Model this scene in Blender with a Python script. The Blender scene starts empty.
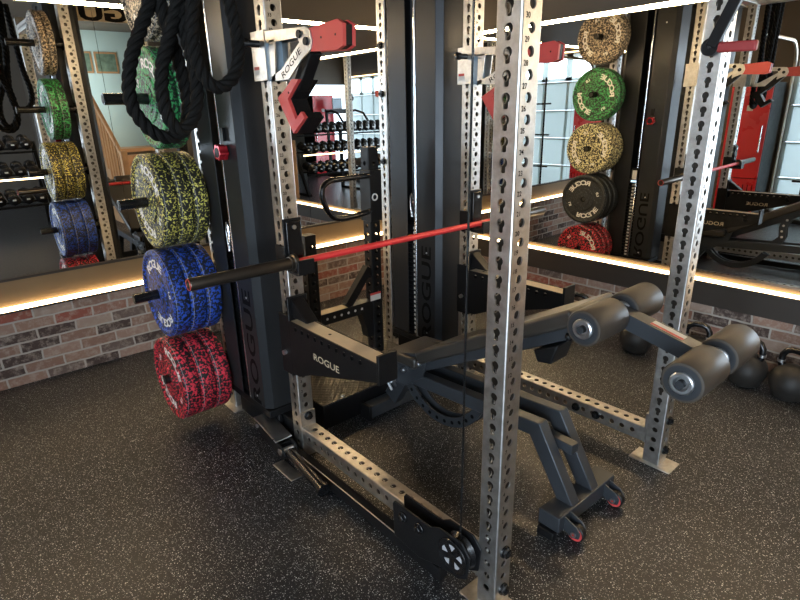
import bpy, math, random
from mathutils import Vector, Matrix
random.seed(7)
S = bpy.context.scene
COL = S.collection
PI = math.pi

# ------------------------------------------------------------------ materials
def new_mat(name):
    m = bpy.data.materials.new(name); m.use_nodes = True
    nt = m.node_tree; b = nt.nodes['Principled BSDF']
    return m, nt, b

def setp(b, **k):
    n = {'color': 'Base Color', 'rough': 'Roughness', 'metal': 'Metallic', 'spec': 'Specular IOR Level',
         'coat': 'Coat Weight', 'coatr': 'Coat Roughness', 'em': 'Emission Color', 'es': 'Emission Strength', 'trans': 'Transmission Weight'}
    for a, v in k.items():
        if a in ('color', 'em'): v = tuple(v) + (1,)
        b.inputs[n[a]].default_value = v

def N(nt, t, **k):
    n = nt.nodes.new(t)
    for a, v in k.items():
        if hasattr(n, a) and not a.startswith('_'): setattr(n, a, v)
    return n

def simple(name, color, rough=.5, metal=0., noise=0., nscale=30., bump=0., bscale=200., **k):
    m, nt, b = new_mat(name); setp(b, color=color, rough=rough, metal=metal, **k)
    tc = N(nt, 'ShaderNodeTexCoord')
    if noise:
        nz = N(nt, 'ShaderNodeTexNoise'); nz.inputs['Scale'].default_value = nscale; nz.inputs['Detail'].default_value = 4
        nt.links.new(tc.outputs['Object'], nz.inputs['Vector'])
        mx = N(nt, 'ShaderNodeMix', data_type='RGBA'); mx.inputs[6].default_value = tuple(c * (1 - noise) for c in color) + (1,)
        mx.inputs[7].default_value = tuple(min(1, c * (1 + noise)) for c in color) + (1,)
        nt.links.new(nz.outputs['Fac'], mx.inputs[0]); nt.links.new(mx.outputs[2], b.inputs['Base Color'])
        mr = N(nt, 'ShaderNodeMapRange'); mr.inputs[3].default_value = max(.02, rough - .08); mr.inputs[4].default_value = rough + .1
        nt.links.new(nz.outputs['Fac'], mr.inputs[0]); nt.links.new(mr.outputs[0], b.inputs['Roughness'])
    if bump:
        n2 = N(nt, 'ShaderNodeTexNoise'); n2.inputs['Scale'].default_value = bscale
        nt.links.new(tc.outputs['Object'], n2.inputs['Vector'])
        bp = N(nt, 'ShaderNodeBump'); bp.inputs['Strength'].default_value = bump; bp.inputs['Distance'].default_value = .002
        nt.links.new(n2.outputs['Fac'], bp.inputs['Height']); nt.links.new(bp.outputs[0], b.inputs['Normal'])
    return m

def emis(name, color, s):
    m, nt, b = new_mat(name); setp(b, color=(0, 0, 0), rough=.6, em=color, es=s); return m

def fleck(name, base, fl, scale=75., th=.52, rough=.55, white=None):
    m, nt, b = new_mat(name); setp(b, rough=rough)
    tc = N(nt, 'ShaderNodeTexCoord'); nz = N(nt, 'ShaderNodeTexNoise')
    nz.inputs['Scale'].default_value = scale; nz.inputs['Detail'].default_value = 1.2; nz.inputs['Distortion'].default_value = .6
    nt.links.new(tc.outputs['Object'], nz.inputs['Vector'])
    cr = N(nt, 'ShaderNodeValToRGB'); e = cr.color_ramp.elements
    e[0].position = th - .012; e[0].color = (0, 0, 0, 1); e[1].position = th + .012; e[1].color = (1, 1, 1, 1)
    nt.links.new(nz.outputs['Fac'], cr.inputs[0])
    n2 = N(nt, 'ShaderNodeTexNoise'); n2.inputs['Scale'].default_value = scale * .8
    nt.links.new(tc.outputs['Object'], n2.inputs['Vector'])
    fm = N(nt, 'ShaderNodeMix', data_type='RGBA'); fm.inputs[6].default_value = tuple(c * .6 for c in fl) + (1,); fm.inputs[7].default_value = tuple(min(1, c * 1.5) for c in fl) + (1,)
    nt.links.new(n2.outputs['Fac'], fm.inputs[0])
    mx = N(nt, 'ShaderNodeMix', data_type='RGBA'); mx.inputs[6].default_value = tuple(base) + (1,)
    nt.links.new(fm.outputs[2], mx.inputs[7]); nt.links.new(cr.outputs[0], mx.inputs[0]); nt.links.new(mx.outputs[2], b.inputs['Base Color'])
    return m

def floor_mat():
    m, nt, b = new_mat('rubber_floor'); setp(b, rough=.40, spec=.42)
    tc = N(nt, 'ShaderNodeTexCoord')
    def layer(scale, th, keep):
        v = N(nt, 'ShaderNodeTexVoronoi'); v.inputs['Scale'].default_value = scale
        nt.links.new(wm.outputs[0], v.inputs['Vector'])
        lt = N(nt, 'ShaderNodeMath', operation='LESS_THAN'); lt.inputs[1].default_value = th; nt.links.new(v.outputs['Distance'], lt.inputs[0])
        sp = N(nt, 'ShaderNodeSeparateColor'); nt.links.new(v.outputs['Color'], sp.inputs[0])
        k = N(nt, 'ShaderNodeMath', operation='LESS_THAN'); k.inputs[1].default_value = keep; nt.links.new(sp.outputs[0], k.inputs[0])
        mu = N(nt, 'ShaderNodeMath', operation='MULTIPLY'); nt.links.new(lt.outputs[0], mu.inputs[0]); nt.links.new(k.outputs[0], mu.inputs[1])
        m2 = N(nt, 'ShaderNodeMath', operation='MULTIPLY'); nt.links.new(mu.outputs[0], m2.inputs[0]); nt.links.new(sp.outputs[1], m2.inputs[1])
        return m2
    wn = N(nt, 'ShaderNodeTexNoise'); wn.inputs['Scale'].default_value = 260
    nt.links.new(tc.outputs['Object'], wn.inputs['Vector'])
    wm = N(nt, 'ShaderNodeVectorMath', operation='MULTIPLY_ADD'); wm.inputs[1].default_value = (.007, .007, .007)
    nt.links.new(wn.outputs['Color'], wm.inputs[0]); nt.links.new(tc.outputs['Object'], wm.inputs[2])
    a = layer(120, .235, .62); c = layer(230, .27, .42)
    mx0 = N(nt, 'ShaderNodeMath', operation='MAXIMUM'); nt.links.new(a.outputs[0], mx0.inputs[0]); nt.links.new(c.outputs[0], mx0.inputs[1])
    mx = N(nt, 'ShaderNodeMix', data_type='RGBA'); mx.inputs[6].default_value = (.0070, .0078, .0100, 1); mx.inputs[7].default_value = (.90, .92, .93, 1)
    nt.links.new(mx0.outputs[0], mx.inputs[0]); nt.links.new(mx.outputs[2], b.inputs['Base Color'])
    nb = N(nt, 'ShaderNodeTexNoise'); nb.inputs['Scale'].default_value = 350; nt.links.new(tc.outputs['Object'], nb.inputs['Vector'])
    bp = N(nt, 'ShaderNodeBump'); bp.inputs['Strength'].default_value = .25; bp.inputs['Distance'].default_value = .002
    nt.links.new(nb.outputs['Fac'], bp.inputs['Height']); nt.links.new(bp.outputs[0], b.inputs['Normal'])
    return m

def brick_mat(name, axis, off=0.):
    m, nt, b = new_mat(name); setp(b, rough=.85, spec=.25)
    tc = N(nt, 'ShaderNodeTexCoord'); sp = N(nt, 'ShaderNodeSeparateXYZ'); nt.links.new(tc.outputs['Object'], sp.inputs[0])
    cb = N(nt, 'ShaderNodeCombineXYZ'); nt.links.new(sp.outputs[axis], cb.inputs[0]); nt.links.new(sp.outputs[2], cb.inputs[1])
    wn = N(nt, 'ShaderNodeTexNoise'); wn.inputs['Scale'].default_value = 9; wn.inputs['Detail'].default_value = 3
    nt.links.new(tc.outputs['Object'], wn.inputs['Vector'])
    wm = N(nt, 'ShaderNodeVectorMath', operation='MULTIPLY_ADD'); wm.inputs[1].default_value = (.024, .016, .01)
    nt.links.new(wn.outputs['Color'], wm.inputs[0]); nt.links.new(cb.outputs[0], wm.inputs[2])
    def br(c1, c2, mo):
        t = N(nt, 'ShaderNodeTexBrick'); t.inputs['Scale'].default_value = 1.
        t.inputs['Brick Width'].default_value = .222; t.inputs['Row Height'].default_value = .0705; t.inputs['Mortar Size'].default_value = .0065
        t.inputs['Mortar Smooth'].default_value = .25
        t.inputs['Color1'].default_value = c1 + (1,); t.inputs['Color2'].default_value = c2 + (1,); t.inputs['Mortar'].default_value = mo + (1,)
        nt.links.new(wm.outputs[0], t.inputs['Vector']); return t
    t = br((0, 0, 0), (1, 1, 1), (.5, .5, .5))
    cr = N(nt, 'ShaderNodeValToRGB'); cr.color_ramp.interpolation = 'CONSTANT'
    e = cr.color_ramp.elements; e[0].position = 0; e[0].color = (.075, .050, .042, 1); e[1].position = .16; e[1].color = (.25, .145, .105, 1)
    for p_, c_ in ((.36, (.32, .205, .155)), (.52, (.28, .135, .095)), (.66, (.35, .25, .195)), (.80, (.15, .105, .085)), (.88, (.30, .18, .13)), (.95, (.29, .095, .065))):
        q = e.new(p_); q.color = c_ + (1,)
    nt.links.new(t.outputs['Color'], cr.inputs[0])
    n2 = N(nt, 'ShaderNodeTexNoise'); n2.inputs['Scale'].default_value = 26; n2.inputs['Detail'].default_value = 7; n2.inputs['Roughness'].default_value = .7
    nt.links.new(tc.outputs['Object'], n2.inputs['Vector'])
    r2 = N(nt, 'ShaderNodeValToRGB'); r2.color_ramp.elements[0].position = .47; r2.color_ramp.elements[1].position = .70
    r2.color_ramp.elements[1].color = (.7, .7, .7, 1); nt.links.new(n2.outputs['Fac'], r2.inputs[0])
    sm = N(nt, 'ShaderNodeMix', data_type='RGBA'); sm.inputs[7].default_value = (.46, .37, .30, 1)
    nt.links.new(r2.outputs[0], sm.inputs[0]); nt.links.new(cr.outputs[0], sm.inputs[6])
    mo = N(nt, 'ShaderNodeMix', data_type='RGBA'); mo.inputs[7].default_value = (.44, .385, .33, 1)
    nt.links.new(t.outputs['Fac'], mo.inputs[0]); nt.links.new(sm.outputs[2], mo.inputs[6]); nt.links.new(mo.outputs[2], b.inputs['Base Color'])
    iv = N(nt, 'ShaderNodeMath', operation='MULTIPLY_ADD'); iv.inputs[1].default_value = -1; nt.links.new(t.outputs['Fac'], iv.inputs[0])
    hm = N(nt, 'ShaderNodeMath', operation='MULTIPLY'); hm.inputs[1].default_value = .5; nt.links.new(n2.outputs['Fac'], hm.inputs[0]); nt.links.new(hm.outputs[0], iv.inputs[2])
    bp = N(nt, 'ShaderNodeBump'); bp.inputs['Strength'].default_value = .9; bp.inputs['Distance'].default_value = .006
    nt.links.new(iv.outputs[0], bp.inputs['Height']); nt.links.new(bp.outputs[0], b.inputs['Normal'])
    return m

def tread_mat():
    m, nt, b = new_mat('tread_plate'); setp(b, color=(.06, .055, .05), rough=.38, metal=.7)
    tc = N(nt, 'ShaderNodeTexCoord'); mp = N(nt, 'ShaderNodeMapping'); mp.inputs['Rotation'].default_value = (0, 0, PI / 4)
    nt.links.new(tc.outputs['Object'], mp.inputs[0])
    w = N(nt, 'ShaderNodeTexWave'); w.inputs['Scale'].default_value = 11; w2 = N(nt, 'ShaderNodeTexWave', bands_direction='Y'); w2.inputs['Scale'].default_value = 11
    nt.links.new(mp.outputs[0], w.inputs[0]); nt.links.new(mp.outputs[0], w2.inputs[0])
    mx = N(nt, 'ShaderNodeMath', operation='MAXIMUM'); nt.links.new(w.outputs['Fac'], mx.inputs[0]); nt.links.new(w2.outputs['Fac'], mx.inputs[1])
    pw = N(nt, 'ShaderNodeMath', operation='POWER'); pw.inputs[1].default_value = 8; nt.links.new(mx.outputs[0], pw.inputs[0])
    bp = N(nt, 'ShaderNodeBump'); bp.inputs['Strength'].default_value = .8; bp.inputs['Distance'].default_value = .003
    nt.links.new(pw.outputs[0], bp.inputs['Height']); nt.links.new(bp.outputs[0], b.inputs['Normal'])
    return m

def steel_mat():
    m, nt, b = new_mat('brushed_steel'); setp(b, color=(.60, .585, .56), rough=.36, metal=1.)
    tc = N(nt, 'ShaderNodeTexCoord')
    n1 = N(nt, 'ShaderNodeTexNoise'); n1.inputs['Scale'].default_value = 26; n1.inputs['Detail'].default_value = 5; n1.inputs['Roughness'].default_value = .65
    nt.links.new(tc.outputs['Object'], n1.inputs['Vector'])
    cr = N(nt, 'ShaderNodeValToRGB'); cr.color_ramp.elements[0].position = .3; cr.color_ramp.elements[0].color = (.44, .42, .39, 1)
    cr.color_ramp.elements[1].position = .68; cr.color_ramp.elements[1].color = (.66, .645, .62, 1)
    nt.links.new(n1.outputs['Fac'], cr.inputs[0]); nt.links.new(cr.outputs[0], b.inputs['Base Color'])
    mr = N(nt, 'ShaderNodeMapRange'); mr.inputs[3].default_value = .30; mr.inputs[4].default_value = .48
    nt.links.new(n1.outputs['Fac'], mr.inputs[0]); nt.links.new(mr.outputs[0], b.inputs['Roughness'])
    return m

M = {}
M['steel'] = steel_mat()
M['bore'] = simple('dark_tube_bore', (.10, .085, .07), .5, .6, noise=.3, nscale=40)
M['black'] = simple('black_powder_coat', (.0055, .0055, .006), .42, .0, spec=.22, noise=.25, nscale=18, bump=.15, bscale=600)
M['black_gloss'] = simple('black_gloss', (.006, .006, .0065), .22, .0, noise=.2, nscale=8)
M['panel'] = simple('graphite_panel', (.026, .027, .029), .34, .45, spec=.25, noise=.12, nscale=5, bump=.08, bscale=500)
M['decal'] = simple('black_lettering', (.004, .004, .004), .6, spec=.08)
M['frame'] = simple('graphite_bench_frame', (.046, .051, .058), .36, .45, spec=.35, noise=.12, nscale=9)
M['vinyl'] = simple('black_vinyl', (.030, .026, .022), .36, 0, noise=.15, nscale=14, bump=.25, bscale=350)
M['cap'] = simple('charcoal_end_cap', (.020, .022, .025), .45, 0, spec=.3)
M['foam'] = simple('black_foam', (.045, .036, .028), .48, 0, spec=.3, noise=.2, nscale=7, bump=.15, bscale=300)
M['chrome'] = simple('chrome', (.75, .76, .78), .16, 1., noise=.05)
M['zinc'] = simple('zinc', (.62, .63, .65), .3, 1., noise=.1, nscale=60)
M['red'] = simple('red_urethane', (.50, .055, .05), .42, 0, noise=.12, nscale=25)
M['redmetal'] = simple('red_anodised', (.45, .02, .03), .25, .6, noise=.1)
M['redshaft'] = simple('red_bar_coating', (.70, .035, .04), .38, .1, noise=.1, nscale=90, bump=.2, bscale=900)
M['darkred'] = simple('dark_red_grip', (.26, .025, .025), .5, 0, noise=.1)
M['redpaint'] = simple('red_paint', (.62, .02, .03), .28, 0, noise=.06, nscale=3)
M['sleeve'] = simple('black_sleeve', (.085, .070, .056), .30, .85, noise=.03, nscale=4)
M['tan_and_warmlit'] = simple('tan_strip_and_warmlit', (.50, .40, .27), .45, 0, noise=.15, nscale=20)  # tan strips; also stands for warm light on the nameplate and crossbeam
M['bluegrey'] = simple('grey_plastic_liner', (.17, .24, .30), .35, 0, noise=.1)
M['rope'] = simple('black_rope', (.005, .0047, .0043), .75, 0, spec=.15, noise=.35, nscale=120, bump=.6, bscale=500)
M['iron'] = simple('cast_iron', (.020, .018, .016), .5, .1, spec=.3, noise=.25, nscale=40, bump=.5, bscale=260)
M['white'] = simple('white_lettering', (.78, .77, .74), .5, 0, noise=.05)
M['seam'] = simple('moulding_line', (.30, .30, .31), .5)
M['tag'] = simple('white_tag', (.6, .58, .55), .5, 0, noise=.1)
M['yellow'] = simple('yellow_pin', (.75, .5, .05), .4)
M['taupe'] = simple('dark_taupe_paint', (.085, .068, .052), .6, 0, noise=.08, nscale=3)
M['ceil'] = simple('ceiling_paint', (.10, .082, .062), .6, 0, noise=.06, nscale=2)
M['litboard'] = simple('warmlit_board', (.20, .135, .07), .4, .25, noise=.1, nscale=5)  # warm glow of the light strips is put into this board colour
M['unlitboard'] = simple('unlit_board', (.035, .027, .021), .45, .1, noise=.12, nscale=5)  # darker board copy, with the shade of the unlit faces in its colour
M['aluminium'] = simple('aluminium_channel', (.5, .47, .42), .4, .9, noise=.1)
M['led'] = emis('warm_led', (1., .71, .38), 14.)
M['ledtop'] = emis('warm_led_upper', (1., .70, .37), 105.)
M['wood'] = simple('oak', (.42, .24, .12), .45, 0, noise=.3, nscale=12)
M['bluewall'] = simple('pale_blue_paint', (.50, .66, .66), .6, 0, noise=.04, nscale=3)
M['door'] = simple('garage_door_panel', (.62, .68, .68), .45, 0, noise=.05, nscale=3)
def door_mat():
    m, nt, b = new_mat('translucent_door_panel'); setp(b, color=(.74, .77, .76), rough=.4)
    tr = N(nt, 'ShaderNodeBsdfTranslucent'); tr.inputs[0].default_value = (.80, .86, .85, 1); mx = N(nt, 'ShaderNodeMixShader'); mx.inputs[0].default_value = .5
    out = nt.nodes['Material Output']; nt.links.new(b.outputs[0], mx.inputs[1]); nt.links.new(tr.outputs[0], mx.inputs[2]); nt.links.new(mx.outputs[0], out.inputs[0]); return m
M['door'] = door_mat()
M['doorframe'] = simple('garage_frame', (.22, .22, .21), .4, .3, noise=.1)
M['window'] = emis('daylight_pane', (.76, .88, 1.), 12.)
M['photo'] = simple('landscape_print', (.13, .20, .15), .35, 0, noise=.9, nscale=14)
M['display'] = emis('lit_display', (.55, .8, 1.), 2.)
M['blue'] = simple('blue_plastic', (.03, .16, .5), .4, 0, noise=.1)
M['floor'] = floor_mat()
M['brickL'] = brick_mat('reclaimed_brick_long', 0)
M['brickR'] = brick_mat('reclaimed_brick_short', 1)
M['tread'] = tread_mat()
mm, nt_, b_ = new_mat('mirror_glass'); setp(b_, color=(.80, .81, .80), rough=.0, metal=1.); M['mirror'] = mm
FL = {'red': ((.008, .007, .007), (.66, .035, .06), 88, .54), 'blue': ((.008, .010, .018), (.02, .075, .42), 80, .53),
      'yellow': ((.008, .008, .007), (.70, .60, .13), 105, .585), 'green': ((.008, .012, .009), (.045, .32, .10), 88, .53),
      'grey': ((.02, .016, .012), (.52, .42, .30), 95, .54), 'tan': ((.012, .010, .008), (.85, .66, .36), 85, .525),
      'black': ((.010, .012, .014), (.05, .07, .09), 100, .64)}
for k, (b0, f0, sc, th) in FL.items(): M['fl_' + k] = fleck('flecked_rubber_' + k, b0, f0, sc, th)

# ------------------------------------------------------------------ mesh builder
class MB:
    def __init__(s): s.v = []; s.f = []; s.m = []; s.sm = []; s.cur = 0; s.T = Matrix.Identity(4)
    def mat(s, i): s.cur = i; return s
    def add(s, vs, fs, smooth=False):
        o = len(s.v); s.v += [tuple(s.T @ Vector(p)) for p in vs]
        for f in fs: s.f.append([o + i for i in f]); s.m.append(s.cur); s.sm.append(smooth)
    def box(s, x0, x1, y0, y1, z0, z1):
        s.add([(x, y, z) for z in (z0, z1) for x, y in ((x0, y0), (x1, y0), (x1, y1), (x0, y1))],
              [(0, 3, 2, 1), (4, 5, 6, 7), (0, 1, 5, 4), (1, 2, 6, 5), (2, 3, 7, 6), (3, 0, 4, 7)])
    def bar(s, a, b, w, h, up=(0, 0, 1)):
        a, b = Vector(a), Vector(b); d = (b - a).normalized(); u = Vector(up)
        r = d.cross(u).normalized() * w / 2; q = r.normalized().cross(d).normalized() * h / 2
        vs = [p + i * r + j * q for p in (a, b) for i, j in ((-1, -1), (1, -1), (1, 1), (-1, 1))]
        s.add(vs, [(3, 2, 1, 0), (4, 5, 6, 7), (0, 1, 5, 4), (1, 2, 6, 5), (2, 3, 7, 6), (3, 0, 4, 7)])
    def cyl(s, a, b, r, r2=None, n=24, caps=True):
        a, b = Vector(a), Vector(b); r2 = r if r2 is None else r2; d = (b - a).normalized()
        u = d.orthogonal().normalized(); w = d.cross(u); vs = []
        for p, q in ((a, r), (b, r2)):
            for i in range(n): t = 2 * PI * i / n; vs.append(p + q * (math.cos(t) * u + math.sin(t) * w))
        s.add(vs, [(i, (i + 1) % n, n + (i + 1) % n, n + i) for i in range(n)], True)
        if caps: s.add(vs[:n], [tuple(reversed(range(n)))]); s.add(vs[n:], [tuple(range(n))])
    def lathe(s, a, d, prof, n=40):      # prof: (distance along axis, radius)
        a = Vector(a); d = Vector(d).normalized(); u = d.orthogonal().normalized(); w = d.cross(u)
        for (t0, r0), (t1, r1) in zip(prof[:-1], prof[1:]):
            vs = []
            for t, r in ((t0, r0), (t1, r1)):
                for i in range(n): g = 2 * PI * i / n; vs.append(a + d * t + r * (math.cos(g) * u + math.sin(g) * w))
            s.add(vs, [(i, (i + 1) % n, n + (i + 1) % n, n + i) for i in range(n)], True)
    def tube(s, pts, r, n=12, closed=False, caps=True):
        pts = [Vector(p) for p in pts]; L = len(pts); rings = []; prev = None
        for i, p in enumerate(pts):
            if closed: d = pts[(i + 1) % L] - pts[i - 1]
            else: d = pts[min(i + 1, L - 1)] - pts[max(i - 1, 0)]
            d.normalize()
            if prev is None: u = d.orthogonal().normalized()
            else: u = (prev - d * prev.dot(d)).normalized()
            prev = u; w = d.cross(u); rr = r[i] if isinstance(r, (list, tuple)) else r
            rings.append([p + rr * (math.cos(2 * PI * k / n) * u + math.sin(2 * PI * k / n) * w) for k in range(n)])
        vs = [q for g in rings for q in g]; fs = []
        for i in range(L if closed else L - 1):
            j = (i + 1) % L
            fs += [(i * n + k, i * n + (k + 1) % n, j * n + (k + 1) % n, j * n + k) for k in range(n)]
        s.add(vs, fs, True)
        if caps and not closed: s.add(rings[0], [tuple(reversed(range(n)))]); s.add(rings[-1], [tuple(range(n))])
    def prism(s, poly, a0, a1, plane='YZ'):   # polygon in a plane, extruded along the third axis
        def P(p, t): return {'YZ': (t, p[0], p[1]), 'XZ': (p[0], t, p[1]), 'XY': (p[0], p[1], t)}[plane]
        n = len(poly); vs = [P(p, a0) for p in poly] + [P(p, a1) for p in poly]
        s.add(vs, [tuple(range(n)), tuple(reversed(range(n, 2 * n)))] + [(i, n + i, n + (i + 1) % n, (i + 1) % n) for i in range(n)])
    def build(s, name, mats, parent=None, bevel=0., seg=2, loc=None, fix=True):
        me = bpy.data.meshes.new(name); me.from_pydata(s.v, [], s.f)
        if not isinstance(mats, (list, tuple)): mats = [mats]
        for m in mats: me.materials.append(M[m] if isinstance(m, str) else m)
        me.polygons.foreach_set('material_index', s.m); me.polygons.foreach_set('use_smooth', s.sm)
        if fix:
            import bmesh
            bm = bmesh.new(); bm.from_mesh(me); bmesh.ops.remove_doubles(bm, verts=bm.verts, dist=1e-5)
            bmesh.ops.recalc_face_normals(bm, faces=bm.faces); bm.to_mesh(me); bm.free()
            me.set_sharp_from_angle(angle=math.radians(35))
        o = bpy.data.objects.new(name, me); COL.objects.link(o)
        if parent: o.parent = parent
        if loc: o.location = loc
        if bevel:
            md = o.modifiers.new('edge', 'BEVEL'); md.width = bevel; md.segments = seg; md.limit_method = 'ANGLE'; md.angle_limit = math.radians(40); md.harden_normals = False
        return o

def thing(name, label, cat, loc=(0, 0, 0), group=None):
    o = bpy.data.objects.new(name, None); COL.objects.link(o); o.location = loc; o.empty_display_size = .05
    return tag(o, label, cat, group)
def tag(o, label, cat, group=None):
    o['label'] = label; o['category'] = cat
    if group: o['group'] = group
    return o
def struct(o): o['kind'] = 'structure'; return o
def copy_tree(o, parent=None):
    c = o.copy(); COL.objects.link(c)
    if parent: c.parent = parent
    for ch in list(o.children): copy_tree(ch, c)
    return c

# ---- lettering
_tc = {}
def glyphs(txt, off=.02):
    if (txt, off) in _tc: return _tc[(txt, off)]
    cu = bpy.data.curves.new('t', 'FONT'); cu.body = txt; cu.size = 1.; cu.offset = off; cu.resolution_u = 3
    ob = bpy.data.objects.new('t', cu); COL.objects.link(ob)
    dg = bpy.context.evaluated_depsgraph_get(); me = bpy.data.meshes.new_from_object(ob.evaluated_get(dg))
    r = ([tuple(v.co) for v in me.vertices], [tuple(p.vertices) for p in me.polygons])
    bpy.data.objects.remove(ob); bpy.data.meshes.remove(me); _tc[(txt, off)] = r
    return r
def put_text(mb, txt, org, ux, uy, h, wide=1., center=True, off=.02):
    """flat lettering: org = middle (or left end) of the baseline, ux/uy = directions, h = capital height"""
    vs, fs = glyphs(txt, off); s = h / .7
    x0 = min(v[0] for v in vs); x1 = max(v[0] for v in vs); cx = (x0 + x1) / 2 if center else x0
    ux, uy, org = Vector(ux).normalized(), Vector(uy).normalized(), Vector(org)
    mb.add([org + ux * (v[0] - cx) * s * wide + uy * v[1] * s for v in vs], fs)
def arc_text(mb, txt, c, ax_u, ax_v, R, mid, h, wide=1.15, span=.9, inward=False):
    """letters spaced round a circle; mid = middle angle"""
    u, v, c = Vector(ax_u), Vector(ax_v), Vector(c); n = len(txt)
    for i, ch in enumerate(txt):
        t = (i - (n - 1) / 2) / n * span
        a = mid - t if not inward else mid + t
        rad = math.cos(a) * u + math.sin(a) * v; tan = math.sin(a) * u - math.cos(a) * v
        if inward: rad2 = -rad; tan = -tan; org = c + rad * (R + h / 2)
        else: rad2 = rad; org = c + rad * (R - h / 2)
        put_text(mb, ch, org, tan, rad2, h, wide, off=.03)

# ---- perforated square tube ------------------------------------------------
def half_outline(kind, n=6):
    """points (u,v) from bottom to top on the u>=0 side; v relative to hole centre"""
    R = .0128
    if kind == 'round': return [(R * math.cos(-PI / 2 + PI * i / n), R * math.sin(-PI / 2 + PI * i / n)) for i in range(n + 1)]
    r = .0075; yb = -.0205
    pts = [(r * math.cos(-PI / 2 + PI / 2 * i / 3), yb + r * math.sin(-PI / 2 + PI / 2 * i / 3)) for i in range(4)]
    a0 = -math.acos(r / R)
    pts += [(R * math.cos(a0 + (PI / 2 - a0) * i / n), R * math.sin(a0 + (PI / 2 - a0) * i / n)) for i in range(n + 1)]
    pts[-1] = (0, R); pts[0] = (0, pts[0][1]); return pts
def perf_face(mb, org, U, V, Nn, hw, cells, thick, inner=None):
    """cells: list of (v0, v1, vc, kind|None) along V; outer + inner skin with hole rims"""
    org, U, V, Nn = Vector(org), Vector(U), Vector(V), Vector(Nn)
    for v0, v1, vc, kind in cells:
        for depth, sgn in ((0, 1), (thick, -1)):
            if inner is not None: mb.mat(inner if depth else 0)
            P = lambda u, v: org + U * u + V * v - Nn * depth
            if kind is None: fs = [[P(-hw, v0), P(hw, v0), P(hw, v1), P(-hw, v1)]]
            else:
                ho = half_outline(kind)
                right = [P(0, v0), P(hw, v0), P(hw, v1), P(0, v1)] + [P(u, vc + v) for u, v in reversed(ho)]
                left = [P(0, v1), P(-hw, v1), P(-hw, v0), P(0, v0)] + [P(-u, vc + v) for u, v in ho]
                fs = [right, left]
            for f in fs: mb.add(f if sgn > 0 else f[::-1], [tuple(range(len(f)))])
        if inner is not None: mb.mat(0)
        if kind:
            ho = half_outline(kind); ring = ho + [(-u, v) for u, v in reversed(ho[1:-1])]; k = len(ring)
            vs = [org + U * u + V * (vc + v) for u, v in ring] + [org + U * u + V * (vc + v) - Nn * thick for u, v in ring]
            mb.add(vs, [(i, (i + 1) % k, k + (i + 1) % k, k + i) for i in range(k)], True)
def perf_tube(mb, a, axis, side, L, faces, s=.0381, rr=.005, th=.0048, inner=None):
    """square tube from a along axis; side = one transverse unit vector; faces = 4 lists of cells for +side, +other, -side, -other"""
    a, axis, side = Vector(a), Vector(axis), Vector(side); oth = axis.cross(side)
    dirs = [side, oth, -side, -oth]
    for d, cells in zip(dirs, faces):
        U = axis.cross(d); perf_face(mb, a + d * s, U * -1, axis, d, s - rr, cells, th, inner)
    for i in range(4):
        d0, d1 = dirs[i], dirs[(i + 1) % 4]; c = (d0 + d1) * (s - rr); vs = []
        for k in range(4):
            t = PI / 2 * k / 3; o = c + rr * (math.cos(t) * d0 + math.sin(t) * d1); vs += [a + o, a + o + axis * L]
        mb.add(vs, [(2 * k, 2 * k + 2, 2 * k + 3, 2 * k + 1) for k in range(3)], True)
    for t in (0, L):
        c = a + axis * t; mb.add([c + side * s + oth * (s - 0), c - side * s + oth * s, c - side * s - oth * s, c + side * s - oth * s], [(0, 1, 2, 3)])
P2 = .0508
def cells_for(L, first, n, kindf, pitch=P2):
    out = []; lo = first - pitch / 2
    if lo > 0: out.append((0, lo, 0, None))
    for i in range(n): c = first + i * pitch; out.append((c - pitch / 2, c + pitch / 2, c, kindf(i)))
    hi = first + (n - .5) * pitch
    if hi < L: out.append((hi, L, 0, None))
    return out

# ------------------------------------------------------------------ layout numbers
W = 1.168; YA = 1.168; YR = 1.854; HT = 2.54
Z0 = .0791                       # lowest hole
HN = lambda n: .2315 + P2 * n    # height of the numbered hole n
X_R = 2.58; Y_L = 3.03; CEIL = 3.0

# ------------------------------------------------------------------ the power rack
rack = thing('power_rack', 'brushed steel six-post power rack with numbered holes filling the middle of the room', 'power rack')
nh = int((HT - .05 - Z0) / P2) + 1
def upright_bm(num=True):
    mb = MB(); L = HT - .006
    key = cells_for(L, Z0 - .006, nh, lambda i: 'round' if i < 4 else 'key'); rnd = cells_for(L, Z0 - .006, nh, lambda i: 'round')
    perf_tube(mb, (0, 0, .006), (0, 0, 1), (1, 0, 0), L, [key, rnd, key, rnd], inner=2)
    if num:
        mb.mat(1)
        for n in range(1, nh - 3):
            z = HN(n) + P2 * .5
            if z < HT - .05:
                put_text(mb, str(n), (-.017, -.0386, z - .006), (1, 0, 0), (0, 0, 1), .0125)
                put_text(mb, str(n), (.017, .0386, z - .006), (-1, 0, 0), (0, 0, 1), .0125)
    return mb
up0 = upright_bm().build('upright', ['steel', 'decal', 'bore'], rack, fix=False)
POSTS = {'B': (0, 0), 'A': (0, YA), 'C': (W, 0), 'D': (W, YA), 'F': (-.02, YR), 'E': (W, YR)}
mb = MB(); mb.box(-.095, .095, -.055, .055, 0, .0065)
fp0 = mb.build('foot_plate', 'steel', rack, bevel=.003)
def put(o, loc, first, parent=None):
    c = o if first else o.copy()
    if not first: COL.objects.link(c)
    c.location = loc; return c
for i, (k, (x, y)) in enumerate(POSTS.items()):
    u = put(up0, (x, y, 0), i == 0)
    fx = {'B': -.01, 'A': .0, 'C': .0, 'D': 0, 'F': -.02, 'E': 0}[k]
    if k in 'AD': continue
    f = put(fp0, (x + fx, y, 0), i == 0)
    f.rotation_euler[2] = PI / 2
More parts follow.
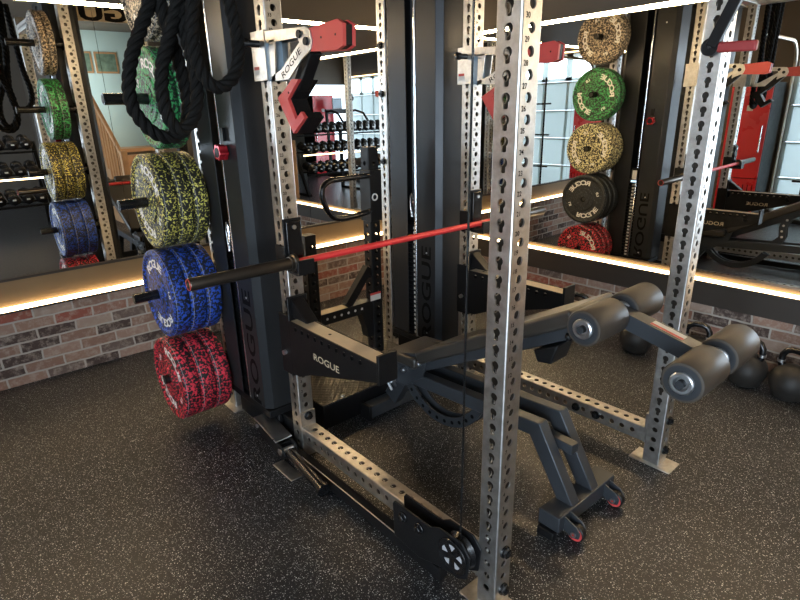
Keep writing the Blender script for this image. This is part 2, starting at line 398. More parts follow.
# base and top crossmembers
def cross_bm(n, L, zc=0, first=None):
    mb = MB(); s = .0381; first = (L - (n - 1) * P2) / 2
    rnd = cells_for(L, first, n, lambda i: 'round')
    perf_tube(mb, (0, 0, 0), (0, 1, 0), (1, 0, 0), L, [rnd, rnd, rnd, rnd], inner=1)
    mb.mat(0); mb.box(-.0395, .0395, 0, .008, -.0381, .112); mb.box(-.0395, .0395, L - .008, L, -.0381, .112)   # bolted flanges
    return mb
cm = cross_bm(20, YA - .0762).build('crossmember', ['steel', 'bore'], rack, fix=False); cm.location = (0, .0381, .137)
c2 = cm.copy(); COL.objects.link(c2); c2.location = (W, .0381, .137)
for x in (0, W):
    c2 = cm.copy(); COL.objects.link(c2); c2.location = (x, .0381, HT - .10)
cs = cross_bm(11, YR - YA - .0762).build('crossmember', ['steel', 'bore'], rack, fix=False); cs.location = (0, YA + .0381, HT - .10)
c2 = cs.copy(); COL.objects.link(c2); c2.location = (W, YA + .0381, HT - .10)
mb = MB(); mb.box(-.0381, .0381, YA + .0381, YR - .0381, .10, .176); mb.build('crossmember', 'black', rack, bevel=.003)
mb = MB(); mb.box(W - .0381, W + .0381, YA + .0381, YR - .0381, .10, .176); mb.build('crossmember', 'black', rack, bevel=.003)
for y in (YA,):
    c2 = cm.copy(); COL.objects.link(c2); c2.location = (.0381, y, HT - .10); c2.rotation_euler[2] = -PI / 2
# nameplate across the top between the two middle posts, lettering on both faces
mb = MB(); arch = [(.04, 2.535), (.04, 2.385)]
for i in range(13):
    t = i / 12; arch.append((.04 + (W - .08) * t, 2.385 + .012 * math.sin(PI * t)))
arch += [(W - .04, 2.535)]
mb.prism(arch, YA + .039, YA + .045, 'XZ'); mb.mat(1)
put_text(mb, 'ROGUE', (W / 2, YA + .0458, 2.405), (-1, 0, 0), (0, 0, 1), .115, 1.75, off=.045)
put_text(mb, 'ROGUE', (W / 2, YA + .0382, 2.405), (1, 0, 0), (0, 0, 1), .115, 1.75, off=.045)
mb.build('nameplate', ['tan_and_warmlit', 'decal'], rack)  # tan face colour carries the warm light on a steel plate
# bolts and nuts
mb = MB(); mb.cyl((0, 0, 0), (.006, 0, 0), .021, n=20); mb.cyl((.006, 0, 0), (.018, 0, 0), .0165, n=6); mb.mat(1); mb.cyl((.018, 0, 0), (.022, 0, 0), .008, n=12)
bolt0 = mb.build('bolt', ['black_gloss', 'black'], rack)
bl = []
for (x, y) in ((0, 0), (W, 0)):
    bl += [((x, y - .038, HN(0)), -PI / 2), ((x, y - .038, Z0), -PI / 2)]
bl += [((0, YA - .046, HN(0) - .004), -PI / 2), ((W - .038, .393, .137), PI), ((W - .038, .283, .137), PI), ((W - .038, YR, 1.95), PI), ((W - .038, YR, 1.68), PI), ((W - .038, YR, 1.28), PI), ((W - .038, YR, 2.21), PI)]
for i, (p, a) in enumerate(bl):
    b = put(bolt0, p, i == 0); b.rotation_euler[2] = a
# storage pegs
mb = MB(); mb.mat(0); mb.cyl((0, 0, 0), (.37, 0, 0), .0245, n=28); mb.cyl((-.002, 0, 0), (.006, 0, 0), .045); mb.mat(1); mb.cyl((.370, 0, 0), (.3715, 0, 0), .018)
peg0 = mb.build('storage_peg', ['black_gloss', 'iron'], rack)
PZ = [.285, .750, 1.205, 1.665, 2.13]
k = 0
for sx, px in ((-1, -.06), (1, W + .0385)):
    for j, z in enumerate(PZ):
        dx = (-.02, .055, .045, .03, .0)[j] if sx < 0 else (-.05, -.05, -.02, -.02, -.02)[j]
        p = put(peg0, (px, YR, z), k == 0); p.rotation_euler[2] = PI if sx < 0 else 0; p.scale = ((.37 + dx) / .37, 1, 1); k += 1

# ------------------------------------------------------------------ bumper plates
def plate_bm(T=.080, R=.222):
    mb = MB()
    prof = [(0, .026), (0, .060), (.004, .064), (.004, .098), (.010, .104), (.010, .188), (.002, .197), (.0, .203), (.0, R - .010), (.004, R - .003), (.009, R),
            (T - .009, R), (T - .004, R - .003), (T, R - .010), (T, .203), (T - .002, .197), (T - .010, .188), (T - .010, .104), (T - .004, .098), (T - .004, .064), (T, .060), (T, .026), (0, .026)]
    mb.lathe((0, 0, 0), (1, 0, 0), prof, 64)
    mb.mat(1)
    a0 = random.uniform(0, 6)
    for xx, u in ((T - .0092, (0, 1, 0)), (.0092, (0, -1, 0))):
        for mid in (PI / 2 + .15, -PI / 2 + .15):
            arc_text(mb, 'ROGUE', (xx, 0, 0), u, (0, 0, 1), .153, mid, .040, 1.40, 1.50)
        for mid in (.15, PI + .15): arc_text(mb, 'LB', (xx, 0, 0), u, (0, 0, 1), .146, mid, .022, 1.2, .28)
    mb.mat(2); mb.lathe((0, 0, 0), (1, 0, 0), [(T - .012, R - .001), (T - .0118, R + .0007), (T - .0102, R + .0007), (T - .010, R - .001)], 64)
    return mb
pl0 = None
NM = {'red': 'red', 'blue': 'blue', 'yellow': 'yellow', 'green': 'green', 'grey': 'grey-brown', 'tan': 'tan', 'black': 'black'}
TH = (.083, .080, .072, .060, .048); CNT = (3, 3, 3, 2, 2); ST = (.136, .128, .132, .150, .152)
def place_plates(side, colors):
    global pl0
    for lvl, (z, c) in enumerate(zip(PZ, colors)):
        for j in range(CNT[lvl]):
            me_o = plate_bm(TH[lvl]).build('bumper_plate', ['fl_' + c, 'white', 'seam'], None) if pl0 is None or c not in pl0 else pl0[c].copy()
            if pl0 is None: pl0 = {}
            if c not in pl0: pl0[c] = me_o
            else: COL.objects.link(me_o)
            x = (-ST[lvl] - (TH[lvl] + .001) * j) if side < 0 else (W + ST[lvl] + (TH[lvl] + .001) * j + (0, 0, 0, .05, .06)[lvl])
            me_o.location = (x, YR, z - .001); me_o.rotation_euler = (random.uniform(-.9, .9) if side < 0 else (.6, -.55, 1.1, 1.2, 1.45)[lvl] + .4 * (j - 2), 0, 0 if side > 0 else PI)
            pos = ('innermost', 'middle one', 'outermost')[j if CNT[lvl] == 3 else 2 * j]
            hgt = ('lowest', 'second-lowest', 'middle', 'second-highest', 'highest')[lvl]
            where = 'left rear post' if side < 0 else 'post reflected in right mirror'
            tag(me_o, '%s flecked bumper plate, %s on %s peg, %s' % (NM[c], pos, hgt, where), 'weight plate', 'bumper plates on the storage pegs')
def _():
    pass
place_plates(-1, ['red', 'blue', 'yellow', 'green', 'grey'])
place_plates(1, ['red', 'black', 'tan', 'green', 'grey'])

# ------------------------------------------------------------------ weight stack towers
def make_tower(knobs):
    t = thing('weight_stack_tower', '', 'cable machine')
    YM = 1.511; zt = 2.44; zb = .225; XF = .118
    for sg in (-1, 1):
        path = [(-XF, .043), (-XF, .190), (-XF + .030, .222), (XF - .030, .222), (XF, .190), (XF, .043)]
        q = [(x, YM - sg * y) for x, y in path]; inn = [(x * .965, YM - sg * (y if y < .1 else y - .006)) for x, y in path]
        mb = MB(); n = len(q)
        vs = [(x, y, z) for z in (zb, zt) for x, y in q] + [(x, y, z) for z in (zb, zt) for x, y in inn]
        fs = []
        for i in range(n - 1): fs += [(i, i + 1, n + i + 1, n + i), (2 * n + i, 3 * n + i, 3 * n + i + 1, 2 * n + i + 1), (i, 2 * n + i, 2 * n + i + 1, i + 1), (n + i, n + i + 1, 3 * n + i + 1, 3 * n + i)]
        for i in (0, n - 1): fs.append((i, n + i, 3 * n + i, 2 * n + i))
        mb.add(vs, fs)
        if sg > 0:
            mb.mat(1)
            put_text(mb, 'ROGUE', (-XF - .0008, YM - .155, .525), (0, 0, 1), (0, 1, 0), .078, 1.6, off=.015)
            put_text(mb, 'ROGUE', (XF + .0008, YM - .077, .525), (0, 0, 1), (0, -1, 0), .078, 1.6, off=.015)
            mb.mat(2)
            for z in (.27, .78, 2.2):
                for sx in (-1, 1): mb.cyl((sx * XF, YM - .12, z), (sx * (XF + .0025), YM - .12, z), .006, n=10)
        mb.build('guard_panel', ['panel', 'decal', 'zinc'], t, bevel=.0015)
    for dx in (-.100, .100):
        mb = MB(); mb.cyl((dx, YM - .014, .2), (dx, YM - .014, 2.44), .0095, n=20); mb.build('guide_rod', 'chrome', t)
    mb = MB(); mb.box(-.11, .11, YM - .215, YM + .215, .1765, .215); mb.box(-.064, -.0415, YM - .215, YM + .215, .03, .1765); mb.box(.0415, .064, YM - .215, YM + .215, .03, .1765); mb.build('base', 'black', t, bevel=.004)
    mb = MB(); mb.box(-.11, .11, YM - .215, YM + .215, 2.44, 2.47); mb.build('top_cap', 'black', t, bevel=.003)
    sp = None
    for i in range(24):
        if sp is None:
            mb = MB(); mb.box(-.088, .088, -.10, .10, 0, .0275); mb.mat(1)
            for sx in (-1, 1): mb.box(sx * .0890 - .0010, sx * .0890 + .0010, .002, .024, .006, .021)
            sp = mb.build('stack_plate', ['black', 'tag'], t, bevel=.0015); o = sp
        else: o = sp.copy(); COL.objects.link(o)
        o.location = (0, YM, .216 + .0295 * i)
    mb = MB(); mb.cyl((-.089, YM + .015, .86), (-.120, YM + .015, .86), .007); mb.cyl((-.115, YM + .015, .86), (-.130, YM + .015, .86), .012); mb.build('selector_pin', 'yellow', t)
    mb = MB(); mb.tube([(-.112, YM + .010 + .012 * math.sin(a), 1.06 + .055 * math.cos(a)) for a in [2 * PI * i / 20 for i in range(20)]], .0045, 8, closed=True)
    mb.cyl((-.112, YM + .01, .98), (-.112, YM + .01, 1.01), .008); mb.build('carabiner', 'chrome', t)
    mb = MB(); mb.cyl((0, YM - .005, .92), (0, YM - .005, 2.44), .004, n=8); mb.build('cable', 'decal', t)
    for sx in (knobs,):
        kn = MB(); pr_ = []
        for i in range(24): r = .034 if (i // 2) % 2 == 0 else .028; a = 2 * PI * i / 24; pr_.append((YM - .100 + r * math.cos(a), 1.435 + r * math.sin(a)))
        kn.prism(pr_, sx * .126, sx * .165, 'YZ'); kn.mat(1); kn.cyl((sx * .118, YM - .10, 1.435), (sx * .126, YM - .10, 1.435), .02); kn.cyl((sx * .1651, YM - .10, 1.435), (sx * .1665, YM - .10, 1.435), .021)
        kn.box(min(sx * .119, sx * .133), max(sx * .119, sx * .133), YM - .108, YM - .084, 1.48, 1.535)
        kn.build('adjustment_knob', ['redmetal', 'black'], t, bevel=.002)
    return t
tw = make_tower(-1)
tw['label'] = 'tall graphite weight stack tower with red knob, beside the stored bumper plates on the left'
tw2 = make_tower(1); tw2.location = (W, 0, 0)
mb = MB(); mb.box(.092, .112, 1.482, 1.545, .90, 1.03); mb.mat(1); mb.box(.1121, .1128, 1.494, 1.533, .93, 1.01); mb.mat(2); mb.box(.1121, .1132, 1.49, 1.54, .905, .922); mb.build('stack_display', ['black', 'tag', 'display'], tw2)
tw2['label'] = 'tall graphite weight stack tower in the centre, behind the red barbell shaft'
for o in (tw, tw2): o['group'] = 'weight stack towers'

# ------------------------------------------------------------------ barbell
bb = thing('barbell', 'barbell with red shaft and black sleeves resting across the rack in its cups', 'barbell', (.634, 1.083, .985))
bb.rotation_euler = (0, math.radians(.35), 0)
mb = MB(); mb.cyl((-.655, 0, 0), (.655, 0, 0), .0148, n=24); mb.build('shaft', 'redshaft', bb)
for s_ in (-1, 1):
    mb = MB(); L0 = .655
    prof = [(L0 - .004, .0145), (L0 - .004, .030), (L0, .037), (L0 + .014, .037), (L0 + .018, .030), (L0 + .030, .030), (L0 + .032, .0248), (L0 + .458, .0248), (L0 + .462, .0225), (L0 + .464, .020), (L0 + .458, .018), (L0 + .458, 0.0001)]
    mb.lathe((0, 0, 0), (s_, 0, 0), prof, 36)
    sl = mb.build('sleeve', 'sleeve', bb)
    mb = MB(); mb.lathe((0, 0, 0), (s_, 0, 0), [(L0 + .4585, .0195), (L0 + .4645, .0195), (L0 + .4645, .0220), (L0 + .4620, .0225)], 28)
    e = mb.build('end_ring', 'red', sl)

# ------------------------------------------------------------------ J-cups
def make_cup():
    t = thing('j_cup', '', 'barbell holder')
    mb = MB(); mb.box(-.044, .044, -.0475, -.0385, -.045, .175); mb.box(-.0475, -.0395, -.048, .03, -.045, .060); mb.box(.0395, .0475, -.048, .03, -.045, .060)
    mb.box(-.040, .040, -.125, -.047, -.052, -.040); mb.box(-.040, .040, -.137, -.125, -.052, .012)
    mb.build('bracket', 'black', t, bevel=.002)
    mb = MB(); mb.box(-.036, .036, -.060, -.0476, -.03, .165); mb.box(-.036, .036, -.124, -.060, -.0395, -.020); mb.build('liner', 'black_gloss', t, bevel=.003)
    mb = MB(); mb.cyl((0, -.048, .14), (0, .036, .14), .009); mb.cyl((0, -.066, .14), (0, -.060, .14), .009); mb.build('pin', 'zinc', t)
    mb = MB(); mb.cyl((-.048, -.02, -.02), (-.085, -.035, -.03), .007, n=12); mb.cyl((-.083, -.034, -.03), (-.095, -.039, -.033), .012, n=12); mb.build('pull_knob', 'black', t)
    return t
jc = make_cup(); jc.location = (0, YA, .993); jc['label'] = 'black cup holding the left end of the red barbell on the left post'
j2 = copy_tree(jc); j2.location = (W, YA, .985); j2['label'] = 'black cup under the far end of the red barbell, beside the centre tower'
for o in (jc, j2): o['group'] = 'barbell cups'

# ------------------------------------------------------------------ spotter arms
def make_spotter():
    t = thing('spotter_arm', '', 'safety arm')
    # local: y measured forward (negative) from the post centre, z from floor
    def plate(x):
        mb = MB(); T = .006
        out = [(-.035, .470), (-.035, .735), (-.655, .735), (-.655, .655), (-.20, .515), (-.10, .470)]
        holes = [(-.10 - P2 * i, .697) for i in range(11)]
        hb = [(-.10, .635)]
        # strips with holes built as a perforated band, solid body under it
        org = Vector((x, 0, .697)); s_ = -1 if x < 0 else 1
        cells = [( .035, .1 - P2 / 2, 0, None)] + [(.1 + P2 * (i - .5), .1 + P2 * (i + .5), .1 + P2 * i, 'round') for i in range(10)] + [(.1 + P2 * 9.5, .655, 0, None)]
        for sg, dp in ((1, 0),):
            for v0, v1, vc, kind in cells:
                for xx in (x - T / 2, x + T / 2):
                    P = lambda v, u: (xx, -v, .697 + u)
                    up, dn = .026, -.038
                    if kind is None: mb.add([P(v0, dn), P(v1, dn), P(v1, up), P(v0, up)], [(0, 1, 2, 3)])
                    else:
                        ho = [(u * .85, v * .85) for u, v in half_outline('round')]
                        mb.add([P(v0, 0), P(v0, up), P(v1, up), P(v1, 0)] + [P(vc + v, u) for u, v in reversed(ho)], [tuple(range(4 + len(ho)))])
                        mb.add([P(v1, 0), P(v1, dn), P(v0, dn), P(v0, 0)] + [P(vc + v, -u) for u, v in ho], [tuple(range(4 + len(ho)))])
                if kind:
                    ho = [(u * .85, v * .85) for u, v in half_outline('round')]; ring = ho + [(-u, v) for u, v in reversed(ho[1:-1])]; k = len(ring)
                    mb.add([(xx, -(vc + v), .697 + u) for xx in (x - T / 2, x + T / 2) for u, v in ring], [(i, (i + 1) % k, k + (i + 1) % k, k + i) for i in range(k)], True)
        mb.box(x - T / 2, x + T / 2, -.655, -.035, .7225, .7232)
        mb.prism([(-.035, .47), (-.035, .659), (-.655, .659), (-.655, .648), (-.20, .515), (-.10, .470)], x - T / 2, x + T / 2, 'YZ')
        mb.mat(1); sx = -1 if x < 0 else 1
        put_text(mb, 'ROGUE', (x + sx * .0036, -.325, .600), (0, sx, 0), (0, 0, 1), .030, 1.30, off=.0)
        return mb
    for x in (-.0475, .0345): plate(x).build('side_plate', ['black', 'tan_and_warmlit'], t)
    mb = MB(); mb.box(-.043, .030, -.645, -.048, .700, .7215); mb.mat(1)
    for y in (-.12, -.30): mb.cyl((-.006, y, .7215), (-.006, y, .7222), .007, n=12)
    mb.build('top_strip', ['tan_and_warmlit', 'decal'], t, bevel=.002)
    mb = MB(); mb.box(-.052, .038, -.668, -.655, .640, .757); mb.build('end_plate', 'black', t, bevel=.002)
    mb = MB(); mb.box(-.050, .050, -.050, -.0385, .455, .83); mb.box(-.0510, -.0395, -.048, .040, .455, .745); mb.box(.0395, .0510, -.048, .040, .455, .745)
    mb.prism([(-.05, .82), (-.05, .735), (-.165, .735)], -.030, .030, 'YZ'); mb.build('mounting_bracket', 'black', t, bevel=.003)
    mb = MB(); mb.cyl((0, -.05, .52), (0, -.075, .52), .013); mb.cyl((0, -.05, .585), (0, -.070, .585), .010); mb.cyl((-.051, 0, .56), (-.066, 0, .56), .011); mb.build('pin', 'zinc', t)
    return t
sp = make_spotter(); sp.location = (-.008, YA, 0); sp['label'] = 'black perforated spotter arm with tan top strip on the left numbered post'
s2 = copy_tree(sp); s2.location = (W, YA, -.01); s2['label'] = 'black spotter arm behind the near post, its end plate above the bench pad'
for o in (sp, s2): o['group'] = 'spotter arms'

# ------------------------------------------------------------------ monolift hooks
def make_mono():
    t = thing('monolift_hook', '', 'rack attachment')
    mb = MB(); z0, z1 = 1.706, 1.880
    mb.box(-.056, -.0385, -.05, .052, z0, z1); mb.box(.0385, .056, -.05, .052, z0, z1); mb.box(-.056, .056, .0385, .052, z0, z1)
    mb.mat(1); mb.box(-.0566, -.0560, .005, .045, 1.725, 1.755); mb.mat(2); mb.box(-.0567, -.0560, .005, .045, 1.745, 1.757); mb.build('bracket', ['steel', 'tag', 'red'], t, bevel=.002)
    mb = MB(); mb.box(-.050, .034, -.082, -.0395, z0 - .004, z1 - .008); mb.build('liner', 'bluegrey', t, bevel=.006, seg=3)
    mb = MB()
    for x in (-.056, .000):
        mb.prism([(-.06, 1.873), (-.335, 1.856), (-.362, 1.842), (-.372, 1.812), (-.362, 1.785), (-.34, 1.775), (-.305, 1.762), (-.205, 1.700), (-.083, 1.700), (-.083, 1.715), (-.158, 1.735), (-.292, 1.812), (-.285, 1.828), (-.10, 1.832), (-.06, 1.832)], x, x + .006, 'YZ')
        mb.prism([(-.083, 1.84), (-.083, 1.70), (-.110, 1.70), (-.128, 1.84)], x, x + .006, 'YZ')
    mb.mat(1)
    for i, (y, z) in enumerate(((-.295, 1.838), (-.335, 1.812))): mb.cyl((-.062, y, z), (.012, y, z), .013, n=16)
    mb.mat(2); put_text(mb, 'ROGUE', (-.0566, -.235, 1.742), (0, -.87, .5), (0, .5, .87), .022, 1.5, off=.01)
    mb.build('gusset_arm', ['steel', 'black', 'decal'], t, bevel=.0)
    # bumper block at the forward end
    mb = MB(); pl = [(-.352, 1.850), (-.512, 1.858), (-.540, 1.843), (-.536, 1.780), (-.505, 1.770), (-.355, 1.778)]
    mb.prism(pl, -.052, -.038, 'YZ'); mb.prism(pl, -.012, .0, 'YZ'); mb.mat(1); mb.prism([(y * .995, 1.81 + (z - 1.81) * .93) for y, z in pl], -.038, -.012, 'YZ')
    for y in (-.42, -.50): mb.cyl((-.0523, y, 1.815), (-.0533, y, 1.815), .004, n=10)
    mb.build('red_bumper', ['red', 'black'], t, bevel=.003)
    # swinging hook
    mb = MB(); hk = [(-.217, 1.700), (-.165, 1.668), (-.107, 1.640), (-.150, 1.580), (-.202, 1.512), (-.286, 1.568), (-.263, 1.588), (-.224, 1.562), (-.179, 1.634), (-.264, 1.697)]
    mb.prism(hk, -.052, -.038, 'YZ')
    mb.mat(1); mb.prism([(y - .004, z - .002) for y, z in hk], -.038, .030, 'YZ'); mb.mat(2); mb.cyl((-.0525, -.19, 1.655), (-.0535, -.19, 1.655), .004, n=10)
    mb.build('swing_hook', ['red', 'black', 'decal'], t, bevel=.002)
    mb = MB(); mb.bar((-.02, -.325, 1.79), (-.01, -.215, 1.675), .045, .050); mb.build('swing_tube', 'black', t, bevel=.003)
    mb = MB(); mb.cyl((-.056, -.005, 1.835), (-.105, -.005, 1.835), .013, n=16); mb.lathe((-.105, -.005, 1.835), (-1, 0, 0), [(0, .013), (0, .018), (.020, .018), (.024, .010), (.024, .0001)], 20); mb.build('pull_knob', 'black_gloss', t)
    return t
mo = make_mono(); mo.location = (0, YA, 0); mo['label'] = 'steel bracket with red hook and red bumper block, high on the left numbered post'
m2 = copy_tree(mo); m2.location = (W, YA, -.005); m2['label'] = 'red hook with grey bracket on the post between the centre tower and near post'
for o in (mo, m2): o['group'] = 'monolift hooks'

# lever arm high on the right post
lv = thing('lever_arm', 'black lever arm with round pivot and red grip high on the right-hand post', 'rack attachment', (W - .045, 0, 1.765))
mb = MB(); mb.cyl((-.022, 0, 0), (.006, 0, 0), .030, n=28); mb.mat(1); mb.cyl((-.026, 0, 0), (-.022, 0, 0), .008, n=6); mb.build('pivot', ['black', 'black_gloss'], lv, bevel=.002)
mb = MB(); mb.bar((-.018, -.005, .0), (-.018, -.125, .30), .040, .022, up=(1, 0, 0)); mb.build('arm', 'black', lv, bevel=.003)
mb = MB(); mb.bar((-.012, -.025, -.004), (-.012, -.150, -.008), .022, .034); mb.build('grip', 'darkred', lv, bevel=.006)

# ------------------------------------------------------------------ adjustable bench with leg rollers
bn = thing('adjustable_bench', 'graphite incline bench with four foam rollers standing inside the rack', 'weight bench', (.60, .6, 0))
O_ = Vector((.60, .6, 0))
def L_(x, y, z): return (x - .60, y - .6, z)
def bpart(f, name, mats, bevel=.003, parent=bn, seg=2):
    mb = MB(); mb.T = Matrix.Translation((-.60, -.6, 0)); f(mb); return mb.build(name, mats, parent, bevel=bevel, seg=seg)
def pad(mb, p0, p1, x0, x1, th):
    p0, p1 = Vector(p0), Vector(p1)    # (y,z) of top edge ends
    d = (p1 - p0).normalized(); n = Vector((-d[1], d[0]))
    if n[1] < 0: n = -n
    a, b = p0 - n * th, p1 - n * th
    mb.prism([tuple(p0), tuple(p1), tuple(b), tuple(a)], x0, x1, 'YZ')
bpart(lambda mb: pad(mb, (.87, .492), (.075, .915), .452, .748, .062), 'backrest', 'vinyl', .014, seg=4)
bpart(lambda mb: pad(mb, (1.085, .438), (.875, .452), .462, .738, .055), 'seat', 'vinyl', .014, seg=4)
bpart(lambda mb: mb.bar((.60, .90, .405), (.60, .06, .838), .10, .035, up=(1, 0, 0)) or mb.bar((.51, .86, .405), (.51, .07, .822), .030, .045), 'backrest_frame', 'frame')
def f_(mb):
    mb.prism([(.235, .700), (.130, .750), (.155, .665), (.215, .655)], .49, .60, 'YZ')
bpart(f_, 'handle_block', 'black', .006)
bpart(lambda mb: mb.lathe((.47, .085, .80), (1, 0, 0), [(0, .0001), (.003, .010), (.012, .016), (.02, .010), (.05, .010)], 20), 'pop_pin', 'black_gloss', 0)
for x in (.517, .660):
    def rail(mb, x=x):
        w = .052; pts = [(1.03, .335), (.205, .362), (.045, .085)]; h = .076
        up_ = [(1.03, .352), (.185, .396), (.010, .100)]; dn = [(1.03, .288), (.228, .328), (.084, .100)]
        mb.prism(up_ + dn[::-1], x - w / 2, x + w / 2, 'YZ')
    bpart(rail, 'leg_rail', 'frame', .004)
bpart(lambda mb: mb.bar((.585, .215, .300), (.575, .07, .300), .045, .042), 'stop_tube', 'frame', .003)
bpart(lambda mb: mb.box(.395, .805, .005, .098, .035, .102), 'front_foot', 'frame', .004)
for x in (.375, .825 - .0):
    bpart(lambda mb, x=x: mb.box(min(x, x + (.03 if x < .6 else -.03)), max(x, x + (.03 if x < .6 else -.03)), .015, .088, 0, .036), 'rubber_foot', 'black', .004)
for x in (.455, .745):
    def wb(mb, x=x):
        for dx in (-.021, .021):
            mb.prism([(.008, .095), (.008, .035), (-.030, .018), (-.058, .028), (-.062, .052), (-.045, .075)], x + dx - .003, x + dx + .003, 'YZ')
    br = bpart(wb, 'wheel_bracket', 'frame', .001)
    def wh(mb, x=x):
        mb.lathe((x - .014, -.036, .036), (1, 0, 0), [(0, .0001), (0, .020), (.001, .020), (.001, .031), (.004, .035), (.024, .035), (.027, .031), (.027, .0001)], 28)
        mb.mat(1); mb.cyl((x - .0145, -.036, .036), (x - .0205 - .006, -.036, .036), .011, n=18); mb.mat(2); mb.lathe((x - .0146, -.036, .036), (-1, 0, 0), [(0, .030), (.0015, .030), (.0015, .021), (0, .021)], 28)
        mb.mat(2); mb.cyl((x - .026, -.036, .036), (x - .0275, -.036, .036), .004, n=8)
        mb.mat(1); mb.cyl((x + .026, -.036, .036), (x + .013, -.036, .036), .011, n=18)
    mb = MB(); mb.T = Matrix.Translation((-.60, -.6, 0)); wh(mb); mb.build('wheel', ['black', 'zinc', 'red'], br)
# hub, ladder arc and rear foot
def hub(mb):
    for x in (.488, .690):
        mb.prism([(1.10, .27), (.98, .26), (.84, .36), (.82, .44), (.90, .47), (1.04, .43), (1.12, .34)], x - .004, x + .004, 'YZ')
    mb.bar((.59, 1.03, .335), (.59, 1.185, .085), .09, .055, up=(1, 0, 0))
bpart(hub, 'hub', 'frame', .003)
def arc(mb):
    c = (.80, .40); pts = []
    n = 18; R1, R2 = .300, .250
    a0, a1 = math.radians(213), math.radians(332)
    o = [(c[0] - R1 * math.cos(a0 + (a1 - a0) * i / n) * 1.0, c[1] + R1 * math.sin(a0 + (a1 - a0) * i / n)) for i in range(n + 1)]
    q = [(c[0] - R2 * math.cos(a0 + (a1 - a0) * i / n) * 1.0, c[1] + R2 * math.sin(a0 + (a1 - a0) * i / n)) for i in range(n + 1)]
    mb.prism(o + q[::-1], .556, .564, 'YZ'); mb.prism(o + q[::-1], .612, .620, 'YZ'); mb.mat(1)
    for i in range(1, 11):
        a = a0 + (a1 - a0) * i / 11; r = (R1 + R2) / 2
        mb.cyl((.5555, c[0] - r * math.cos(a), c[1] + r * math.sin(a)), (.554, c[0] - r * math.cos(a), c[1] + r * math.sin(a)), .010, n=12)
bpart(arc, 'ladder_arc', ['frame', 'decal'], .001)
for (y, z) in ((.90, .40), (.86, .43), (.97, .36), (1.04, .34), (1.06, .29)):
    bpart(lambda mb: mb.cyl((.483, y, z), (.470, y, z), .013, n=6) or mb.cyl((.47, y, z), (.464, y, z), .007, n=10), 'pivot_bolt', 'zinc', 0)
bpart(lambda mb: mb.bar((.465, 1.07, .30), (.465, 1.02, .25), .012, .012) or mb.cyl((.49, 1.05, .27), (.44, 1.05, .27), .008) or mb.cyl((.44, 1.075, .30), (.44, 1.02, .24), .007), 'adjustment_lever', 'zinc', 0)
bpart(lambda mb: mb.box(.425, .80, 1.175, 1.245, .012, .082), 'rear_foot', 'frame', .004)
bpart(lambda mb: mb.box(.405, .425, 1.17, 1.25, 0, .09), 'end_cap', 'black', .004)
bpart(lambda mb: mb.box(.80, .82, 1.17, 1.25, 0, .09), 'end_cap', 'black', .004)
def strut(mb):
    for x in (.560, .616):
        o = [(.52, .345), (.455, .365), (.425, .44), (.435, .52), (.40, .62), (.36, .66), (.43, .66), (.475, .60), (.490, .52), (.480, .44), (.54, .37)]
        mb.prism(o[::-1], x - .003, x + .003, 'YZ')
    mb.mat(1)
    for (y, z) in ((.455, .44), (.463, .49), (.458, .54), (.44, .59)): mb.cyl((.5565, y, z), (.5555, y, z), .010, n=10); mb.cyl((.6195, y, z), (.6205, y, z), .010, n=10)
bpart(strut, 'ladder_strut', ['frame', 'tag'], .0)
# roller arm and rollers
AX = [(-.030, .897), (-.350, .822)]
def arm(mb):
    mb.bar((.588, .10, .835), (.588, -.03, .885), .05, .045, up=(1, 0, 0)); mb.bar((.588, -.01, .902), (.588, -.352, .816), .055, .062, up=(1, 0, 0))
    mb.mat(1); d = Vector((0, -.342, -.087)).normalized(); n = Vector((0, .247, -.969)) * -1
    c = Vector((.588, -.205, .8435)) + n * .0; q = c + Vector((0, -.012, .0475)) * .0
    u = Vector((1, 0, 0)); mid = Vector((.588, -.20, .8547)) + Vector((0, -.2465, .969)) * .0283
    mb.add([mid + u * .02 * a + d * .055 * b for a, b in ((-1, -1), (1, -1), (1, 1), (-1, 1))], [(0, 1, 2, 3)])
    mb.mat(2); mb.add([mid + Vector((0, 0, .0006)) + u * .02 * a + d * .055 * b for a, b in ((-1, -1), (-.3, -1), (-.3, 1), (-1, 1))], [(0, 1, 2, 3)])
bpart(arm, 'roller_arm', ['frame', 'tag', 'red'], .0)
for (y, z) in AX:
    bpart(lambda mb, y=y, z=z: mb.cyl((.355, y, z), (.825, y, z), .0125, n=20), 'axle', 'black', 0)
    for x0, x1 in ((.368, .556), (.620, .808)):
        def rl(mb, y=y, z=z, x0=x0, x1=x1):
            R = .0625; Lr = x1 - x0
            mb.mat(0); mb.lathe((x0, y, z), (1, 0, 0), [(.0, R - .010), (.002, R - .003), (.008, R), (Lr - .008, R), (Lr - .002, R - .003), (Lr, R - .010)], 48)
            mb.mat(1); mb.lathe((x0, y, z), (1, 0, 0), [(.0, R - .010), (.001, .026)], 48); mb.lathe((x0, y, z), (1, 0, 0), [(Lr, R - .010), (Lr + .004, R - .012), (Lr + .006, .012)], 48)
            mb.mat(2); mb.lathe((x0, y, z), (-1, 0, 0), [(-.001, .034), (.006, .034), (.009, .030), (.009, .022), (-.001, .017), (-.001, .0125)], 36)
            mb.mat(1); mb.cyl((x0 - .001, y, z), (x0 - .018, y, z), .0125, n=20)
        mb = MB(); mb.T = Matrix.Translation((-.60, -.6, 0)); rl(mb); mb.build('foam_roller', ['foam', 'cap', 'zinc'], bn)

